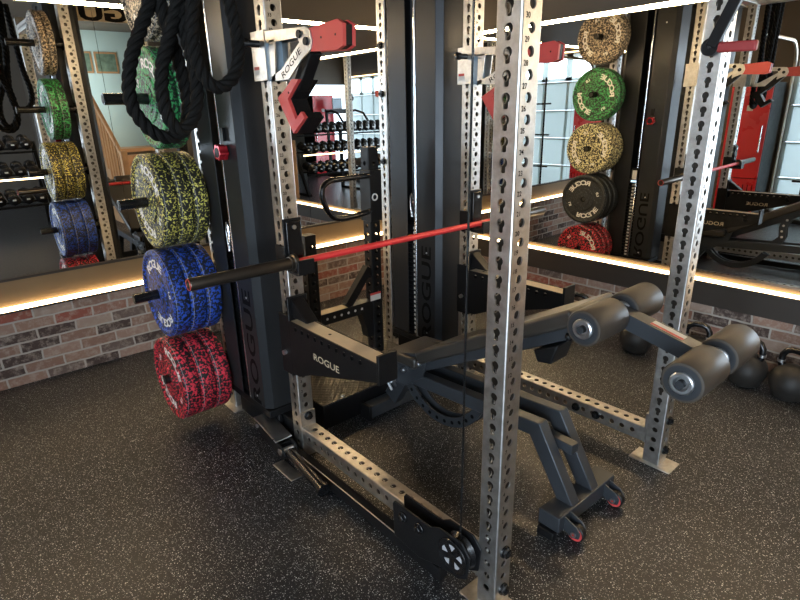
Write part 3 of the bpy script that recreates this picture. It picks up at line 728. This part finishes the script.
# ------------------------------------------------------------------ belt squat frame with tread plate platform
bs = thing('belt_squat_machine', 'black belt squat frame with diamond tread platform between the two towers', 'exercise machine', (.58, 1.55, 0))
def spart(f, name, mats, bevel=.003):
    mb = MB(); mb.T = Matrix.Translation((-.58, -1.55, 0)); f(mb); return mb.build(name, mats, bs, bevel=bevel)
mb = MB(); mb.T = Matrix.Translation((-.58, -1.55, 0)); mb.box(.175, .985, 1.262, 1.87, .140, .148); mb.build('tread_platform', 'tread', bs, bevel=.001)
spart(lambda mb: mb.box(.175, .985, 1.262, 1.87, .006, .1395), 'platform_frame', 'black')
spart(lambda mb: mb.lathe((.315, 1.285, .148), (0, 0, 1), [(0, .012), (.004, .011), (.007, .006), (.007, .0001)], 16), 'bolt', 'zinc', 0)
YB = 1.62
def perf_post(mb, x, y, z0, z1, hs=.0381):
    L = z1 - z0; n = int((L - .05) / P2)
    rnd = cells_for(L, .04, n, lambda i: 'round')
    perf_tube(mb, (x, y, z0), (0, 0, 1), (1, 0, 0), L, [rnd, rnd, rnd, rnd], s=hs)
def ps(mb): perf_post(mb, .825, YB, .149, 1.395, .036)
mb = MB(); mb.T = Matrix.Translation((-.58, -1.55, 0)); ps(mb); mb.build('post', 'black', bs, fix=False)
mb = MB(); mb.T = Matrix.Translation((-.58, -1.55, 0)); perf_post(mb, .378, YB, .149, .965, .034); mb.build('post', 'black', bs, fix=False)
def beam(mb):
    mb.box(.412, .790, YB - .034, YB + .034, .435, .500)
    mb.bar((.785, YB, .70), (.615, YB, .505), .05, .045, up=(0, 1, 0))
    mb.prism([(.791, .435), (.791, .27), (.745, .27), (.735, .33), (.70, .435)], YB - .030, YB + .030, 'XZ')
    mb.mat(1)
    for i in range(6): mb.cyl((.45 + i * .050, YB - .0342, .468), (.45 + i * .050, YB - .035, .468), .008, n=12)
    mb.mat(2); mb.box(.412, .60, YB - .032, YB + .032, .5003, .5025)  # warm light on the black beam's top, painted as a tan sheet
    mb.mat(1); mb.box(.765, .845, YB - .0385, YB - .0375, .50, .535); mb.mat(3); mb.box(.765, .845, YB - .0385, YB - .0375, .535, .548)
spart(beam, 'crossbeam', ['black', 'tag', 'tan_and_warmlit', 'red'], .0)
def hd(mb):
    y = YB - .05
    pts = [(.80, y + .02, 1.243), (.74, y, 1.243), (.62, y, 1.243), (.52, y, 1.240), (.470, y, 1.215), (.458, y, 1.170), (.470, y, 1.12), (.50, y, 1.068), (.535, y, 1.040), (.60, y, 1.030), (.74, y, 1.040), (.80, y + .02, 1.045)]
    sm = []
    for i in range(len(pts) - 1):
        p0, p1, p2, p3 = [Vector(pts[max(0, min(len(pts) - 1, i + k))]) for k in (-1, 0, 1, 2)]
        for s_ in range(4):
            t = s_ / 4; sm.append(.5 * ((2 * p1) + (-p0 + p2) * t + (2 * p0 - 5 * p1 + 4 * p2 - p3) * t * t + (-p0 + 3 * p1 - 3 * p2 + p3) * t ** 3))
    sm.append(Vector(pts[-1])); mb.tube(sm, .0155, 14)
spart(hd, 'handle', 'black_gloss', 0)
def br_(mb):
    mb.box(.783, .868, YB - .05, YB + .045, .98, 1.27); mb.mat(1); mb.lathe((.815, YB - .0505, 1.12), (0, -1, 0), [(0, .022), (.003, .022), (.003, .013), (0, .013)], 20)
spart(br_, 'handle_bracket', ['black', 'tag'])

# ------------------------------------------------------------------ floor pulley trolley along the left base member
fpz = thing('floor_pulley', 'black low cable pulley with long floor bar beside the left base rail', 'cable attachment', (-.08, .1, 0))
def fpart(f, name, mats, bevel=.002, par=fpz):
    mb = MB(); mb.T = Matrix.Translation((.08, -.1, 0)); f(mb); return mb.build(name, mats, par, bevel=bevel)
def fb(mb):
    mb.box(-.083, -.043, .17, 1.33, .006, .058); mb.mat(1); mb.box(-.0845, -.0795, .30, 1.30, .0585, .0605)
fpart(fb, 'floor_bar', ['black', 'zinc'])
def sd(mb):
    for x in (-.098, -.043):
        mb.prism([(.395, .215), (.385, .232), (.195, .234), (.16, .258), (.055, .262), (.02, .222), (.03, .13), (.07, .105), (.147, .098), (.256, .062), (.39, .075)], x - .003, x + .003, 'YZ')
fpart(sd, 'side_plate', 'black')
def pu(mb):
    c = (.092, .186)
    mb.lathe((-.109, c[0], c[1]), (1, 0, 0), [(0, .0001), (0, .016), (.004, .016), (.004, .046), (0, .052), (0, .062), (.003, .064), (.007, .062)], 40)
    mb.lathe((-.094, c[0], c[1]), (1, 0, 0), [(0, .0001), (0, .064), (.018, .054), (.034, .066), (.038, .062), (.038, .0001)], 40)
    mb.mat(1)
    for i in range(5):
        a = 2 * PI * i / 5 + .3
        mb.prism([(c[0] + r_ * math.cos(a + d_), c[1] + r_ * math.sin(a + d_)) for r_, d_ in ((.020, 0), (.043, -.30), (.045, .0), (.043, .30))], -.1065, -.1055, 'YZ')
pw = fpart(pu, 'pulley_wheel', ['black_gloss', 'seam'], 0); pw.location = (0, 0, 0)
def fbo(mb):
    pass
for y, z in ((.335, .192), (.250, .196)):
    fpart(lambda mb: mb.cyl((-.101, y, z), (-.108, y, z), .021, n=20) or mb.cyl((-.108, y, z), (-.119, y, z), .015, n=6), 'bolt', 'black_gloss')
fpart(lambda mb: mb.cyl((-.075, .083, .19), (-.062, .083, 2.38), .0032, n=8), 'cable', 'black_gloss', 0)

hl = thing('hinged_handle', 'black hinged foot lever with a round bar lying on the floor by the left post', 'cable attachment', (-.098, 1.085, 0))
def hpart(f, name, mats, bevel=.002):
    mb = MB(); mb.T = Matrix.Translation((.12, -1.1, 0)); f(mb); return mb.build(name, mats, hl, bevel=bevel)
hpart(lambda mb: mb.cyl((-.135, 1.135, .075), (-.155, .845, .050), .025, n=28) or mb.cyl((-.155, .846, .050), (-.1565, .825, .048), .031, n=28), 'round_bar', 'black_gloss', 0)
def hb2(mb):
    for dx in (-.034, .034):
        mb.prism([(1.40, .125), (1.37, .155), (1.20, .115), (1.155, .105), (1.13, .07), (1.16, .03), (1.22, .045), (1.39, .09)], -.13 + dx - .004, -.13 + dx + .004, 'YZ')
    mb.box(-.165, -.095, 1.19, 1.36, .070, .100); mb.mat(1)
    mb.bar((-.13, 1.37, .147), (-.13, 1.20, .110), .070, .006, up=(1, 0, 0)) if False else mb.prism([(1.40, .165), (1.19, .122), (1.19, .116), (1.40, .159)], -.178, -.088, 'YZ')
hpart(hb2, 'hinge_bracket', ['black', 'zinc'])
hpart(lambda mb: mb.cyl((-.172, 1.165, .078), (-.088, 1.165, .078), .012, n=16) or mb.cyl((-.176, 1.385, .12), (-.088, 1.385, .12), .010, n=16) or mb.cyl((-.176, 1.165, .078), (-.172, 1.165, .078), .018, n=6), 'pivot_pin', 'zinc', 0)
hpart(lambda mb: mb.box(-.20, -.14, 1.03, 1.20, .0, .006), 'floor_plate', 'steel')

# ------------------------------------------------------------------ ropes
def rope(ctrl, name, label, R=.0215, closed=False):
    ctrl = [Vector(c) for c in ctrl]; sm = []
    for i in range(len(ctrl) - 1):
        p0, p1, p2, p3 = [ctrl[max(0, min(len(ctrl) - 1, i + k))] for k in (-1, 0, 1, 2)]
        seg = max(4, int((p2 - p1).length / .008))
        for s_ in range(seg):
            t = s_ / seg; sm.append(.5 * ((2 * p1) + (-p0 + p2) * t + (2 * p0 - 5 * p1 + 4 * p2 - p3) * t * t + (-p0 + 3 * p1 - 3 * p2 + p3) * t ** 3))
    sm.append(ctrl[-1]); mb = MB(); u = None; fr = []; dist = 0
    for i, p in enumerate(sm):
        d = (sm[min(i + 1, len(sm) - 1)] - sm[max(0, i - 1)]).normalized()
        u = d.orthogonal().normalized() if u is None else (u - d * u.dot(d)).normalized()
        if i: dist += (p - sm[i - 1]).length
        fr.append((p, u, d.cross(u), dist))
    for k in range(3):
        pts = [p + R * .56 * (math.cos(a) * uu + math.sin(a) * w) for (p, uu, w, ds) in fr for a in [2 * PI * (k / 3 + ds / .105)]]
        mb.tube(pts, R * .56, 9)
    return tag(mb.build(name, 'rope', None), label, 'rope', 'ropes hanging at top left')
rope([(-0.345, 1.04, 2.500), (-0.335, 1.04, 2.120), (-0.347, 1.04, 1.949), (-0.358, 1.04, 1.873), (-0.364, 1.04, 1.812), (-0.353, 1.04, 1.740), (-0.322, 1.04, 1.686), (-0.282, 1.04, 1.676), (-0.233, 1.04, 1.710), (-0.206, 1.04, 1.770), (-0.203, 1.04, 1.851), (-0.215, 1.04, 1.930), (-0.226, 1.04, 2.000), (-0.235, 1.04, 2.120), (-0.250, 1.04, 2.500)], 'climbing_rope', 'thick black rope hanging in a single open loop beside the left tower')
rope([(-0.360, 1.16, 2.500), (-0.390, 1.16, 2.110), (-0.441, 1.16, 1.950), (-0.488, 1.16, 1.857), (-0.533, 1.16, 1.765), (-0.555, 1.16, 1.672), (-0.550, 1.16, 1.609), (-0.519, 1.16, 1.556), (-0.483, 1.16, 1.525), (-0.436, 1.16, 1.513), (-0.392, 1.16, 1.538), (-0.365, 1.16, 1.598), (-0.361, 1.16, 1.672), (-0.375, 1.16, 1.770), (-0.395, 1.16, 1.863), (-0.408, 1.16, 1.952), (-0.395, 1.16, 2.110), (-0.390, 1.16, 2.500)], 'climbing_rope', 'thick black rope in a long outer loop in front of the green plates')
rope([(-0.295, 1.09, 2.512), (-0.328, 1.09, 2.112), (-0.378, 1.09, 1.940), (-0.420, 1.09, 1.834), (-0.458, 1.09, 1.743), (-0.471, 1.09, 1.666), (-0.468, 1.09, 1.603), (-0.449, 1.09, 1.555), (-0.417, 1.09, 1.540), (-0.377, 1.09, 1.578), (-0.352, 1.09, 1.649), (-0.351, 1.09, 1.745), (-0.364, 1.09, 1.837), (-0.370, 1.09, 1.926), (-0.334, 1.09, 2.112), (-0.315, 1.09, 2.512)], 'climbing_rope', 'thick black rope in the inner loop, just in front of the long outer one')

# ------------------------------------------------------------------ kettlebells
def kb_bm():
    mb = MB(); R = .105
    prof = [(0, .0001), (0, .060), (.010, .078)] + [(.095 - .105 * math.cos(a), .105 * math.sin(a)) for a in [PI * k / 20 for k in range(6, 19)]] + [(.2, .0001)]
    mb.lathe((0, 0, 0), (0, 0, 1), prof, 36)
    pts = [(0, -.052, .165), (0, -.066, .200), (0, -.064, .240), (0, -.048, .268), (0, -.02, .280), (0, .02, .280), (0, .048, .268), (0, .064, .240), (0, .066, .200), (0, .052, .165)]
    return mb, pts
kspots = [(2.33, 1.12, 'black kettlebell by the brick wall, just past the spotter arm end'), (2.30, .66, 'black kettlebell at the wall, seen between the two roller pairs'), (2.33, .30, 'black kettlebell mostly hidden behind the near roller pair'),
          (2.30, -.002, 'round black kettlebell against the brick, second from the right edge'), (2.29, -.222, 'black kettlebell at the right edge of the photo, against the brick')]
k0 = None
for x, y, lb in kspots:
    if k0 is None:
        k0 = thing('kettlebell', lb, 'kettlebell', group='kettlebells along the brick wall'); mb, pts = kb_bm(); mb.build('body', 'iron', k0)
        mb = MB(); mb.tube(pts, [.021, .018, .017, .017, .017, .017, .017, .017, .018, .021], 14); mb.build('handle', 'black_gloss', k0)
        for s_ in (-1, 1): mb = MB(); mb.cyl((0, s_ * .0665, .195), (0, s_ * .0665, .21), .0195, n=16); mb.build('colour_band', 'zinc', k0)
        o = k0
    else: o = copy_tree(k0)
    o.location = (x, y, 0); o['label'] = lb; o.rotation_euler[2] = random.uniform(-.3, .3)

# ------------------------------------------------------------------ the room
XW = -3.35; YS = -2.95; YS2 = -6.6; XJ = .95
def st(f, name, mats, bevel=0):
    mb = MB(); f(mb); return struct(mb.build(name, mats, None, bevel=bevel))
st(lambda mb: mb.box(XW - .3, X_R + .3, YS2 - .3, Y_L + .3, -.05, 0), 'floor', 'floor')
st(lambda mb: mb.box(XW - .3, X_R + .3, YS2 - .3, Y_L + .3, CEIL, CEIL + .05), 'ceiling', 'ceil')
st(lambda mb: mb.box(XW - .1, X_R + .1, Y_L + .02, Y_L + .15, 0, CEIL), 'wall_back', 'taupe')
st(lambda mb: mb.box(X_R + .08, X_R + .2, YS2, Y_L + .02, 0, CEIL), 'wall_right', 'taupe')
st(lambda mb: mb.box(XW - .1, X_R, Y_L - .002, Y_L + .02, 0, .492), 'trim_1', 'brickL')
st(lambda mb: mb.box(X_R - .002, X_R + .08, YS, Y_L, 0, .350), 'trim_2', 'brickR')
# ledges
st(lambda mb: mb.box(XW, X_R - .04, Y_L - .05, Y_L + .02, .487, .500), 'trim_3', 'unlitboard')
st(lambda mb: mb.prism([(Y_L - .022, .500), (Y_L - .012, .675), (Y_L - .012, .690), (Y_L + .02, .690), (Y_L + .02, .500)], XW, X_R - .0, 'YZ'), 'trim_4', 'litboard')
st(lambda mb: mb.box(XW, X_R, Y_L - .020, Y_L + .0, .677, .692), 'trim_5', 'unlitboard')
st(lambda mb: mb.box(X_R - .065, X_R + .08, YS, Y_L - .05, .350, .500), 'trim_6', 'unlitboard')
st(lambda mb: mb.box(X_R - .035, X_R + .08, YS, Y_L, .5, .544), 'trim_7', 'litboard')
def ledstrip(f, label, m='led'):
    mb = MB(); f(mb); tag(mb.build('led_strip', m, None), label, 'light', 'warm light strips along the mirrors')
ledstrip(lambda mb: mb.box(XW + .02, X_R - .06, Y_L - .049, Y_L - .030, .5005, .524), 'warm light strip below the left wall mirror, above the brick')
ledstrip(lambda mb: mb.box(X_R - .060, X_R - .042, YS, Y_L - .06, .5005, .518), 'warm light strip below the right wall mirror')
ZT1, ZT2 = 2.224, 2.137
st(lambda mb: mb.box(XW, X_R, Y_L - .034, Y_L + .02, ZT1 + .0131, CEIL), 'trim_8', 'taupe')
st(lambda mb: mb.box(X_R - .062, X_R + .08, YS, Y_L - .034, ZT2 + .0141, CEIL), 'trim_9', 'taupe')
ledstrip(lambda mb: mb.box(XW + .02, X_R - .06, Y_L - .030, Y_L - .012, ZT1, ZT1 + .013), 'warm light strip above the left wall mirror', 'ledtop')
ledstrip(lambda mb: mb.box(X_R - .058, X_R - .040, YS, Y_L - .06, ZT2, ZT2 + .014), 'warm light strip above the right wall mirror', 'ledtop')
ledstrip(lambda mb: mb.box(XW + .002, XW + .02, -6.3, 1.5, 2.475, 2.490), 'warm light strip above the garage door, seen in the mirrors')
ledstrip(lambda mb: mb.box(1.25, 2.3, -.93, -.87, CEIL - .03, CEIL), 'added unseen warm fill light on the ceiling in front of the rack')  # out-of-view fill, added to warm the front-facing sides of the rack
# mirrors in panels
def mir(f, label, g, T=None):
    mb = MB(); mb.T = T or Matrix.Identity(4); f(mb); tag(mb.build('wall_mirror', 'mirror', None), label, 'mirror', g)
xs = [XW + .02, -1.62, -.128, 1.30, X_R - .008]
nmL = ['leftmost panel, beyond the left edge', 'panel at the left edge of the photo', 'panel behind the stored plates and left tower', 'panel between the left and centre towers']
for a, b, l in zip(xs[:-1], xs[1:], nmL): mir(lambda mb: mb.box(a + .0012, b - .0012, Y_L - .004, Y_L + .018, .692, ZT1 + .001), 'large wall mirror on the left wall, ' + l, 'mirror panels on the left wall')
ys = [YS + .02, -1.5, .55 - .02, 1.75, Y_L - .006]
nmR = ['nearest panel, past the right edge', 'panel behind the right-hand rack post', 'panel showing the reflected bumper plates', 'panel beside the room corner']
ys = [YS + .02, -2.2, -.75, 1.12, Y_L - .006]
for a, b, l in zip(ys[:-1], ys[1:], nmR): mir(lambda mb: mb.box(0, .018, a - 1 + .0006, b - 1 - .0006, .545, ZT2 + .001), 'large wall mirror on the right wall, ' + l, 'mirror panels on the right wall', Matrix.Translation((2.562, 1, 0)) @ Matrix.Rotation(math.radians(.8), 4, 'Z'))

# far side of the room (seen in the mirrors)
st(lambda mb: mb.box(XW - .1, XW, YS2, -6.35, 0, CEIL) or mb.box(XW - .1, XW, -1.25, -.96, 0, 2.45) or mb.box(XW - .1, XW, -4.24, -3.95, 0, 2.45) or mb.box(XW - .1, XW, 1.53, Y_L, 0, CEIL) or mb.box(XW - .1, XW, -6.35, 1.56, 2.45, CEIL), 'wall_left', 'taupe')
st(lambda mb: mb.box(-2.0, XJ, YS2 - .1, YS2, 0, CEIL) or mb.box(XW, -2.0, YS2 - .1, YS2, 2.3, CEIL), 'wall_front', 'taupe')
st(lambda mb: mb.box(XJ, XJ + .1, YS2, YS, 0, CEIL), 'wall_inner', 'taupe')
st(lambda mb: mb.box(XJ, 1.20, YS - .1, YS, 0, CEIL) or mb.box(2.25, X_R, YS - .1, YS, 0, CEIL) or mb.box(1.20, 2.25, YS - .1, YS, 0, 1.10), 'wall_stair', 'taupe')
st(lambda mb: mb.box(XJ + .1, X_R, -4.15, -4.05, 1.1, CEIL), 'wall_landing', 'bluewall')
st(lambda mb: mb.box(XJ + .1, X_R, -4.05, YS - .1, 1.06, 1.10), 'trim_10', 'wood')
st(lambda mb: mb.box(1.18, 2.27, YS + .001, YS + .02, 1.06, 1.12), 'trim_11', 'wood')
# garage door: sections with windows in the top one
gd = thing('garage_door', 'pale sectional garage door with a row of windows, seen in the mirrors', 'garage door', (XW, -2.4, 0))
def gpart(f, name, mats, bevel=0.):
    mb = MB(); mb.T = Matrix.Translation((-XW, 2.4, 0)); f(mb); return mb.build(name, mats, gd, bevel=bevel)
SP = ((-.95, 1.52), (-6.34, -4.25))
for i in range(4):
    z0 = .02 + i * .495
    for ya, yb in SP:
        n_ = int((yb - ya) / .6) + 1; st_ = (yb - ya) / n_
        gpart(lambda mb: [mb.box(XW - .04, XW - .01, ya, yb, z0, z0 + .485)] + [mb.box(XW - .012, XW + .005, ya + j * st_ - .025, ya + j * st_ + .025, z0, z0 + .485) for j in range(n_ + 1)] + [mb.box(XW - .012, XW + .012, ya, yb, z0 + .455, z0 + .485)], 'door_section', 'door')
for ya, yb in SP:
    n_ = int((yb - ya) / .6) + 1; st_ = (yb - ya) / n_
    gpart(lambda mb: mb.box(XW - .04, XW - .005, ya, yb, 2.0, 2.06) or mb.box(XW - .04, XW - .005, ya, yb, 2.39, 2.45) or [mb.box(XW - .04, XW - .005, ya + k * st_ - .06, ya + k * st_ + .06, 2.0, 2.45) for k in range(n_ + 1)], 'window_section', 'door')
    for k in range(n_):
        y = ya + (k + .5) * st_; gpart(lambda mb: mb.box(XW - .035, XW - .025, y - st_ / 2 + .06, y + st_ / 2 - .06, 2.06, 2.39), 'window_pane', 'window')
for yy in (1.56, -.99):
    tr = [(XW + .06, yy, .05), (XW + .06, yy, 1.95)] + [(XW + .06 + .33 * (1 - math.cos(a)), yy, 1.95 + .36 * math.sin(a)) for a in [PI / 2 * k / 8 for k in range(1, 9)]] + [(XW + 1.6, yy, 2.32)]
    gpart(lambda mb: mb.tube(tr, .022, 8), 'track', 'aluminium')
# red tool lockers
def locker(loc, w, h, label):
    t = thing('tool_cabinet', label, 'cabinet', loc, 'red cabinets')
    mb = MB(); mb.box(-.28, .24, -w / 2, w / 2, 0, h); mb.build('body', 'black', t, bevel=.006)
    mb = MB(); mb.box(.24, .262, -w / 2 + .005, w / 2 - .005, .55, h - .01); mb.mat(1); mb.box(.262, .264, -w * .1, w * .05, h * .80, h * .84); mb.build('upper_door', ['redpaint', 'tag'], t, bevel=.006)
    mb = MB(); mb.box(.24, .262, -w / 2 + .005, w / 2 - .005, .04, .54); mb.mat(1)
    for i in range(7): mb.box(.262, .266, -w / 2 + .04 + i * (w - .1) / 7, -w / 2 + .05 + i * (w - .1) / 7, .12, .46)
    mb.build('lower_door', ['redpaint', 'decal'], t, bevel=.006)
    mb = MB(); mb.cyl((.28, -w / 2 + .05, .9), (.28, -w / 2 + .05, 1.25), .010); mb.build('handle', 'chrome', t)
    return t
locker((-2.92, 1.84, 0), .50, 1.80, 'tall red cabinet beside the garage door, seen in the right mirror')
l2 = locker((-2.0, -5.9, 0), .62, 2.0, 'red cabinet above the dumbbell rows in the corner reflection'); l2.rotation_euler[2] = PI / 2
# dumbbell rack
dr = thing('dumbbell_rack', 'long black three-tier dumbbell rack with a lit shelf edge, seen in the mirror', 'rack', (-.8, -2.95, 0))
DX0, DX1 = -2.15, .35
def dpart(f, name, mats, bevel=.002):
    mb = MB(); mb.T = Matrix.Translation((.8, 2.95, 0)); f(mb); return mb.build(name, mats, dr, bevel=bevel)
DT = [.42, .80, 1.17]
for z, y in zip(DT, (-2.78, -2.93, -3.08)):
    dpart(lambda mb: mb.box(DX0, DX1, y + .06, y + .12, z - .03, z) or mb.box(DX0, DX1, y - .13, y - .07, z + .02, z + .05), 'shelf', 'black')
for x in (DX0 - .02, (DX0 + DX1) / 2, DX1 + .03):
    dpart(lambda mb: mb.box(x - .03, x + .03, -3.34, -3.28, 0, 1.3) or (abs(x - (DX0 + DX1) / 2) > .1 and mb.bar((x, -3.28, 1.15), (x, -2.65, .03), .05, .06)) or mb.box(x - .03, x + .03, -3.34, -2.58, 0, .05), 'leg', 'black')
dpart(lambda mb: mb.box(DX0, DX1, -2.807, -2.80, .775, .797), 'shelf_light', 'led', 0)
mb = MB(); mb.lathe((0, 0, 0), (0, 1, 0), [(-.17, .0001), (-.17, .066), (-.16, .082), (-.07, .082), (-.06, .066), (-.06, .016), (.06, .016), (.06, .066), (.07, .082), (.16, .082), (.17, .066), (.17, .0001)], 8)
mb.mat(1)
mb.box(-.022, .022, .1702, .1712, -.010, .012)
db0 = None; tn = ['lowest', 'middle', 'top']
for ti, (z, y) in enumerate(zip(DT, (-2.78, -2.93, -3.08))):
    for i in range(14):
        if db0 is None: db0 = mb.build('dumbbell', ['black_gloss', 'tag'], None); o = db0
        else: o = db0.copy(); COL.objects.link(o)
        o.location = (DX0 + .13 + i * .174, y, z + .128); o.rotation_euler = (-.20, 0, 0)
        o.scale = (1 + .12 * (ti == 0),) * 3 if False else (1, 1, 1)
        tag(o, 'black dumbbell in the %s row of the reflected dumbbell rack' % tn[ti], 'dumbbell', 'dumbbells on the %s tier' % tn[ti])
# elliptical trainer
tm = thing('treadmill', 'black treadmill with raised console in front of the garage door, seen in reflection', 'treadmill', (-2.15, -4.5, 0))
mb = MB(); mb.box(-.38, .38, -.8, .9, .02, .18); mb.build('deck', 'black', tm, bevel=.02)
mb = MB(); mb.box(-.25, .25, -.75, .85, .181, .186); mb.build('belt', 'vinyl', tm)
for s_ in (-1, 1):
    mb = MB(); mb.bar((s_ * .36, -.60, .15), (s_ * .34, -.72, 1.62), .06, .08); mb.build('mast', 'black', tm, bevel=.01)
    mb = MB(); mb.tube([(s_ * .34, -.72, 1.60), (s_ * .36, -.45, 1.62), (s_ * .38, -.15, 1.55), (s_ * .38, .05, 1.35)], .028, 12); mb.build('handrail', 'black_gloss', tm)
mb = MB(); mb.box(-.36, .36, -.76, -.70, 1.55, 1.66); mb.mat(1); mb.box(-.14, .14, -.75, -.72, 1.66, 1.92); mb.mat(2); mb.box(-.12, .12, -.7195, -.718, 1.69, 1.89); mb.build('console', ['black', 'black_gloss', 'bluegrey'], tm, bevel=.005)
# pictures on the landing wall
for x0, x1, lb in ((1.38, 1.64, 'small framed landscape print, the left one in the reflected landing'), (1.68, 2.05, 'wider framed landscape print, the right one in the reflected landing')):
    t = thing('framed_picture', lb, 'picture', ((x0 + x1) / 2, -4.04, 2.50), 'pictures on the landing wall'); w = (x1 - x0) / 2
    mb = MB(); mb.box(-w, w, -.012, .008, -.17, .17); mb.build('frame', 'wood', t, bevel=.004); mb = MB(); mb.box(-w + .03, w - .03, .008, .010, -.14, .14); mb.build('print', 'photo', t)
# stairs and railing
sr = thing('staircase', 'wooden staircase with baluster railing up to the pale blue landing, seen in the mirror', 'stairs', (1.68, YS + .5, 0))
mb = MB()
for i in range(6): mb.box(-.42, .42, -.48 + i * .0 + i * .22, -.26 + i * .22, 0, 1.02 - i * .17)
mb.build('steps', 'wood', sr, bevel=.006)
for s_ in (-1,):
    mb = MB(); mb.bar((s_ * .46, -.45, 1.95), (s_ * .46, .75, 1.05), .05, .06); mb.build('handrail', 'wood', sr, bevel=.008)
    for i in range(9):
        y = -.43 + i * .14; zt = 1.95 - (y + .45) * .75; mb = MB(); mb.box(s_ * .46 - .015, s_ * .46 + .015, y - .015, y + .015, 1.02 - max(0, int((y + .48) / .22)) * .17, zt); mb.build('baluster', 'wood', sr)
    mb = MB(); mb.box(s_ * .46 - .045, s_ * .46 + .045, .72, .81, 0, 1.15); mb.build('newel_post', 'wood', sr, bevel=.006)
# bar stand by the garage door
vs_ = thing('bar_stand', 'black stand holding tall thin bars in front of the garage door, seen in reflection', 'stand', (-2.6, .75, 0))
mb = MB(); mb.box(-.18, .18, -.45, .45, .02, .08); mb.build('base', 'black', vs_, bevel=.01)
for y in (-.40, -.22, -.02, .30):
    mb = MB(); mb.cyl((0, y, .08), (0, y, 2.05), .016, n=14); mb.build('upright_bar', 'black_gloss', vs_)
for z in (.55, 1.1, 1.62):
    mb = MB(); mb.cyl((0, -.44, z), (0, .42, z), .014, n=12); mb.build('crossbar', 'black', vs_)

# ------------------------------------------------------------------ lights
def area(name, loc, rot, sx, sy, e, col):
    d = bpy.data.lights.new(name, 'AREA'); d.shape = 'RECTANGLE'; d.size = sx; d.size_y = sy; d.energy = e; d.color = col
    o = bpy.data.objects.new(name, d); COL.objects.link(o); o.location = loc; o.rotation_euler = rot; return o
area('added_bay_daylight', (XW - .25, -2.6, 1.22), (0, -PI / 2, 0), 2.35, 2.65, 250, (.72, .86, 1.))  # unseen open bay, added for cool light on the left-facing steel
area('daylight_front_door', (-2.67, YS2 - .35, 1.15), (PI / 2, 0, PI), 1.3, 2.2, 120, (.82, .91, 1.))
area('landing_fill', (1.10, -3.5, 2.1), (0, -PI / 2, 0), 1.4, .6, 20, (.92, 1., 1.))  # hidden fill added beside the opening to brighten the blue wall
w = bpy.data.worlds.new('sky'); S.world = w; w.use_nodes = True
bg = w.node_tree.nodes['Background']; bg.inputs[0].default_value = (.72, .85, 1., 1); bg.inputs[1].default_value = 5.

# ------------------------------------------------------------------ camera
yaw, pitch, roll, f = 0.8777410002472411, 0.3331631858483639, -0.029938445997884613, 552.6727258130811
F = Vector((math.cos(pitch) * math.cos(yaw), math.cos(pitch) * math.sin(yaw), -math.sin(pitch)))
r = Vector((math.sin(yaw), -math.cos(yaw), 0)); u = r.cross(F)
r2 = math.cos(roll) * r + math.sin(roll) * u; u2 = -math.sin(roll) * r + math.cos(roll) * u
cd = bpy.data.cameras.new('camera'); cam = bpy.data.objects.new('camera', cd); COL.objects.link(cam)
mw = Matrix((r2, u2, -F)).transposed().to_4x4(); mw.translation = (-1.1807699412383883, -0.8971342702336541, 1.5824969147317631)
cam.matrix_world = mw
cd.sensor_width = 36; cd.lens = f / 800 * 36; cd.shift_x = 14.895 / 800; cd.shift_y = 2.16 / 800; cd.clip_start = .02
S.camera = cam
S.view_settings.view_transform = 'Standard'; S.view_settings.look = 'None'; S.view_settings.gamma = 1; S.view_settings.use_curve_mapping = False
S.view_settings.exposure = 0.02
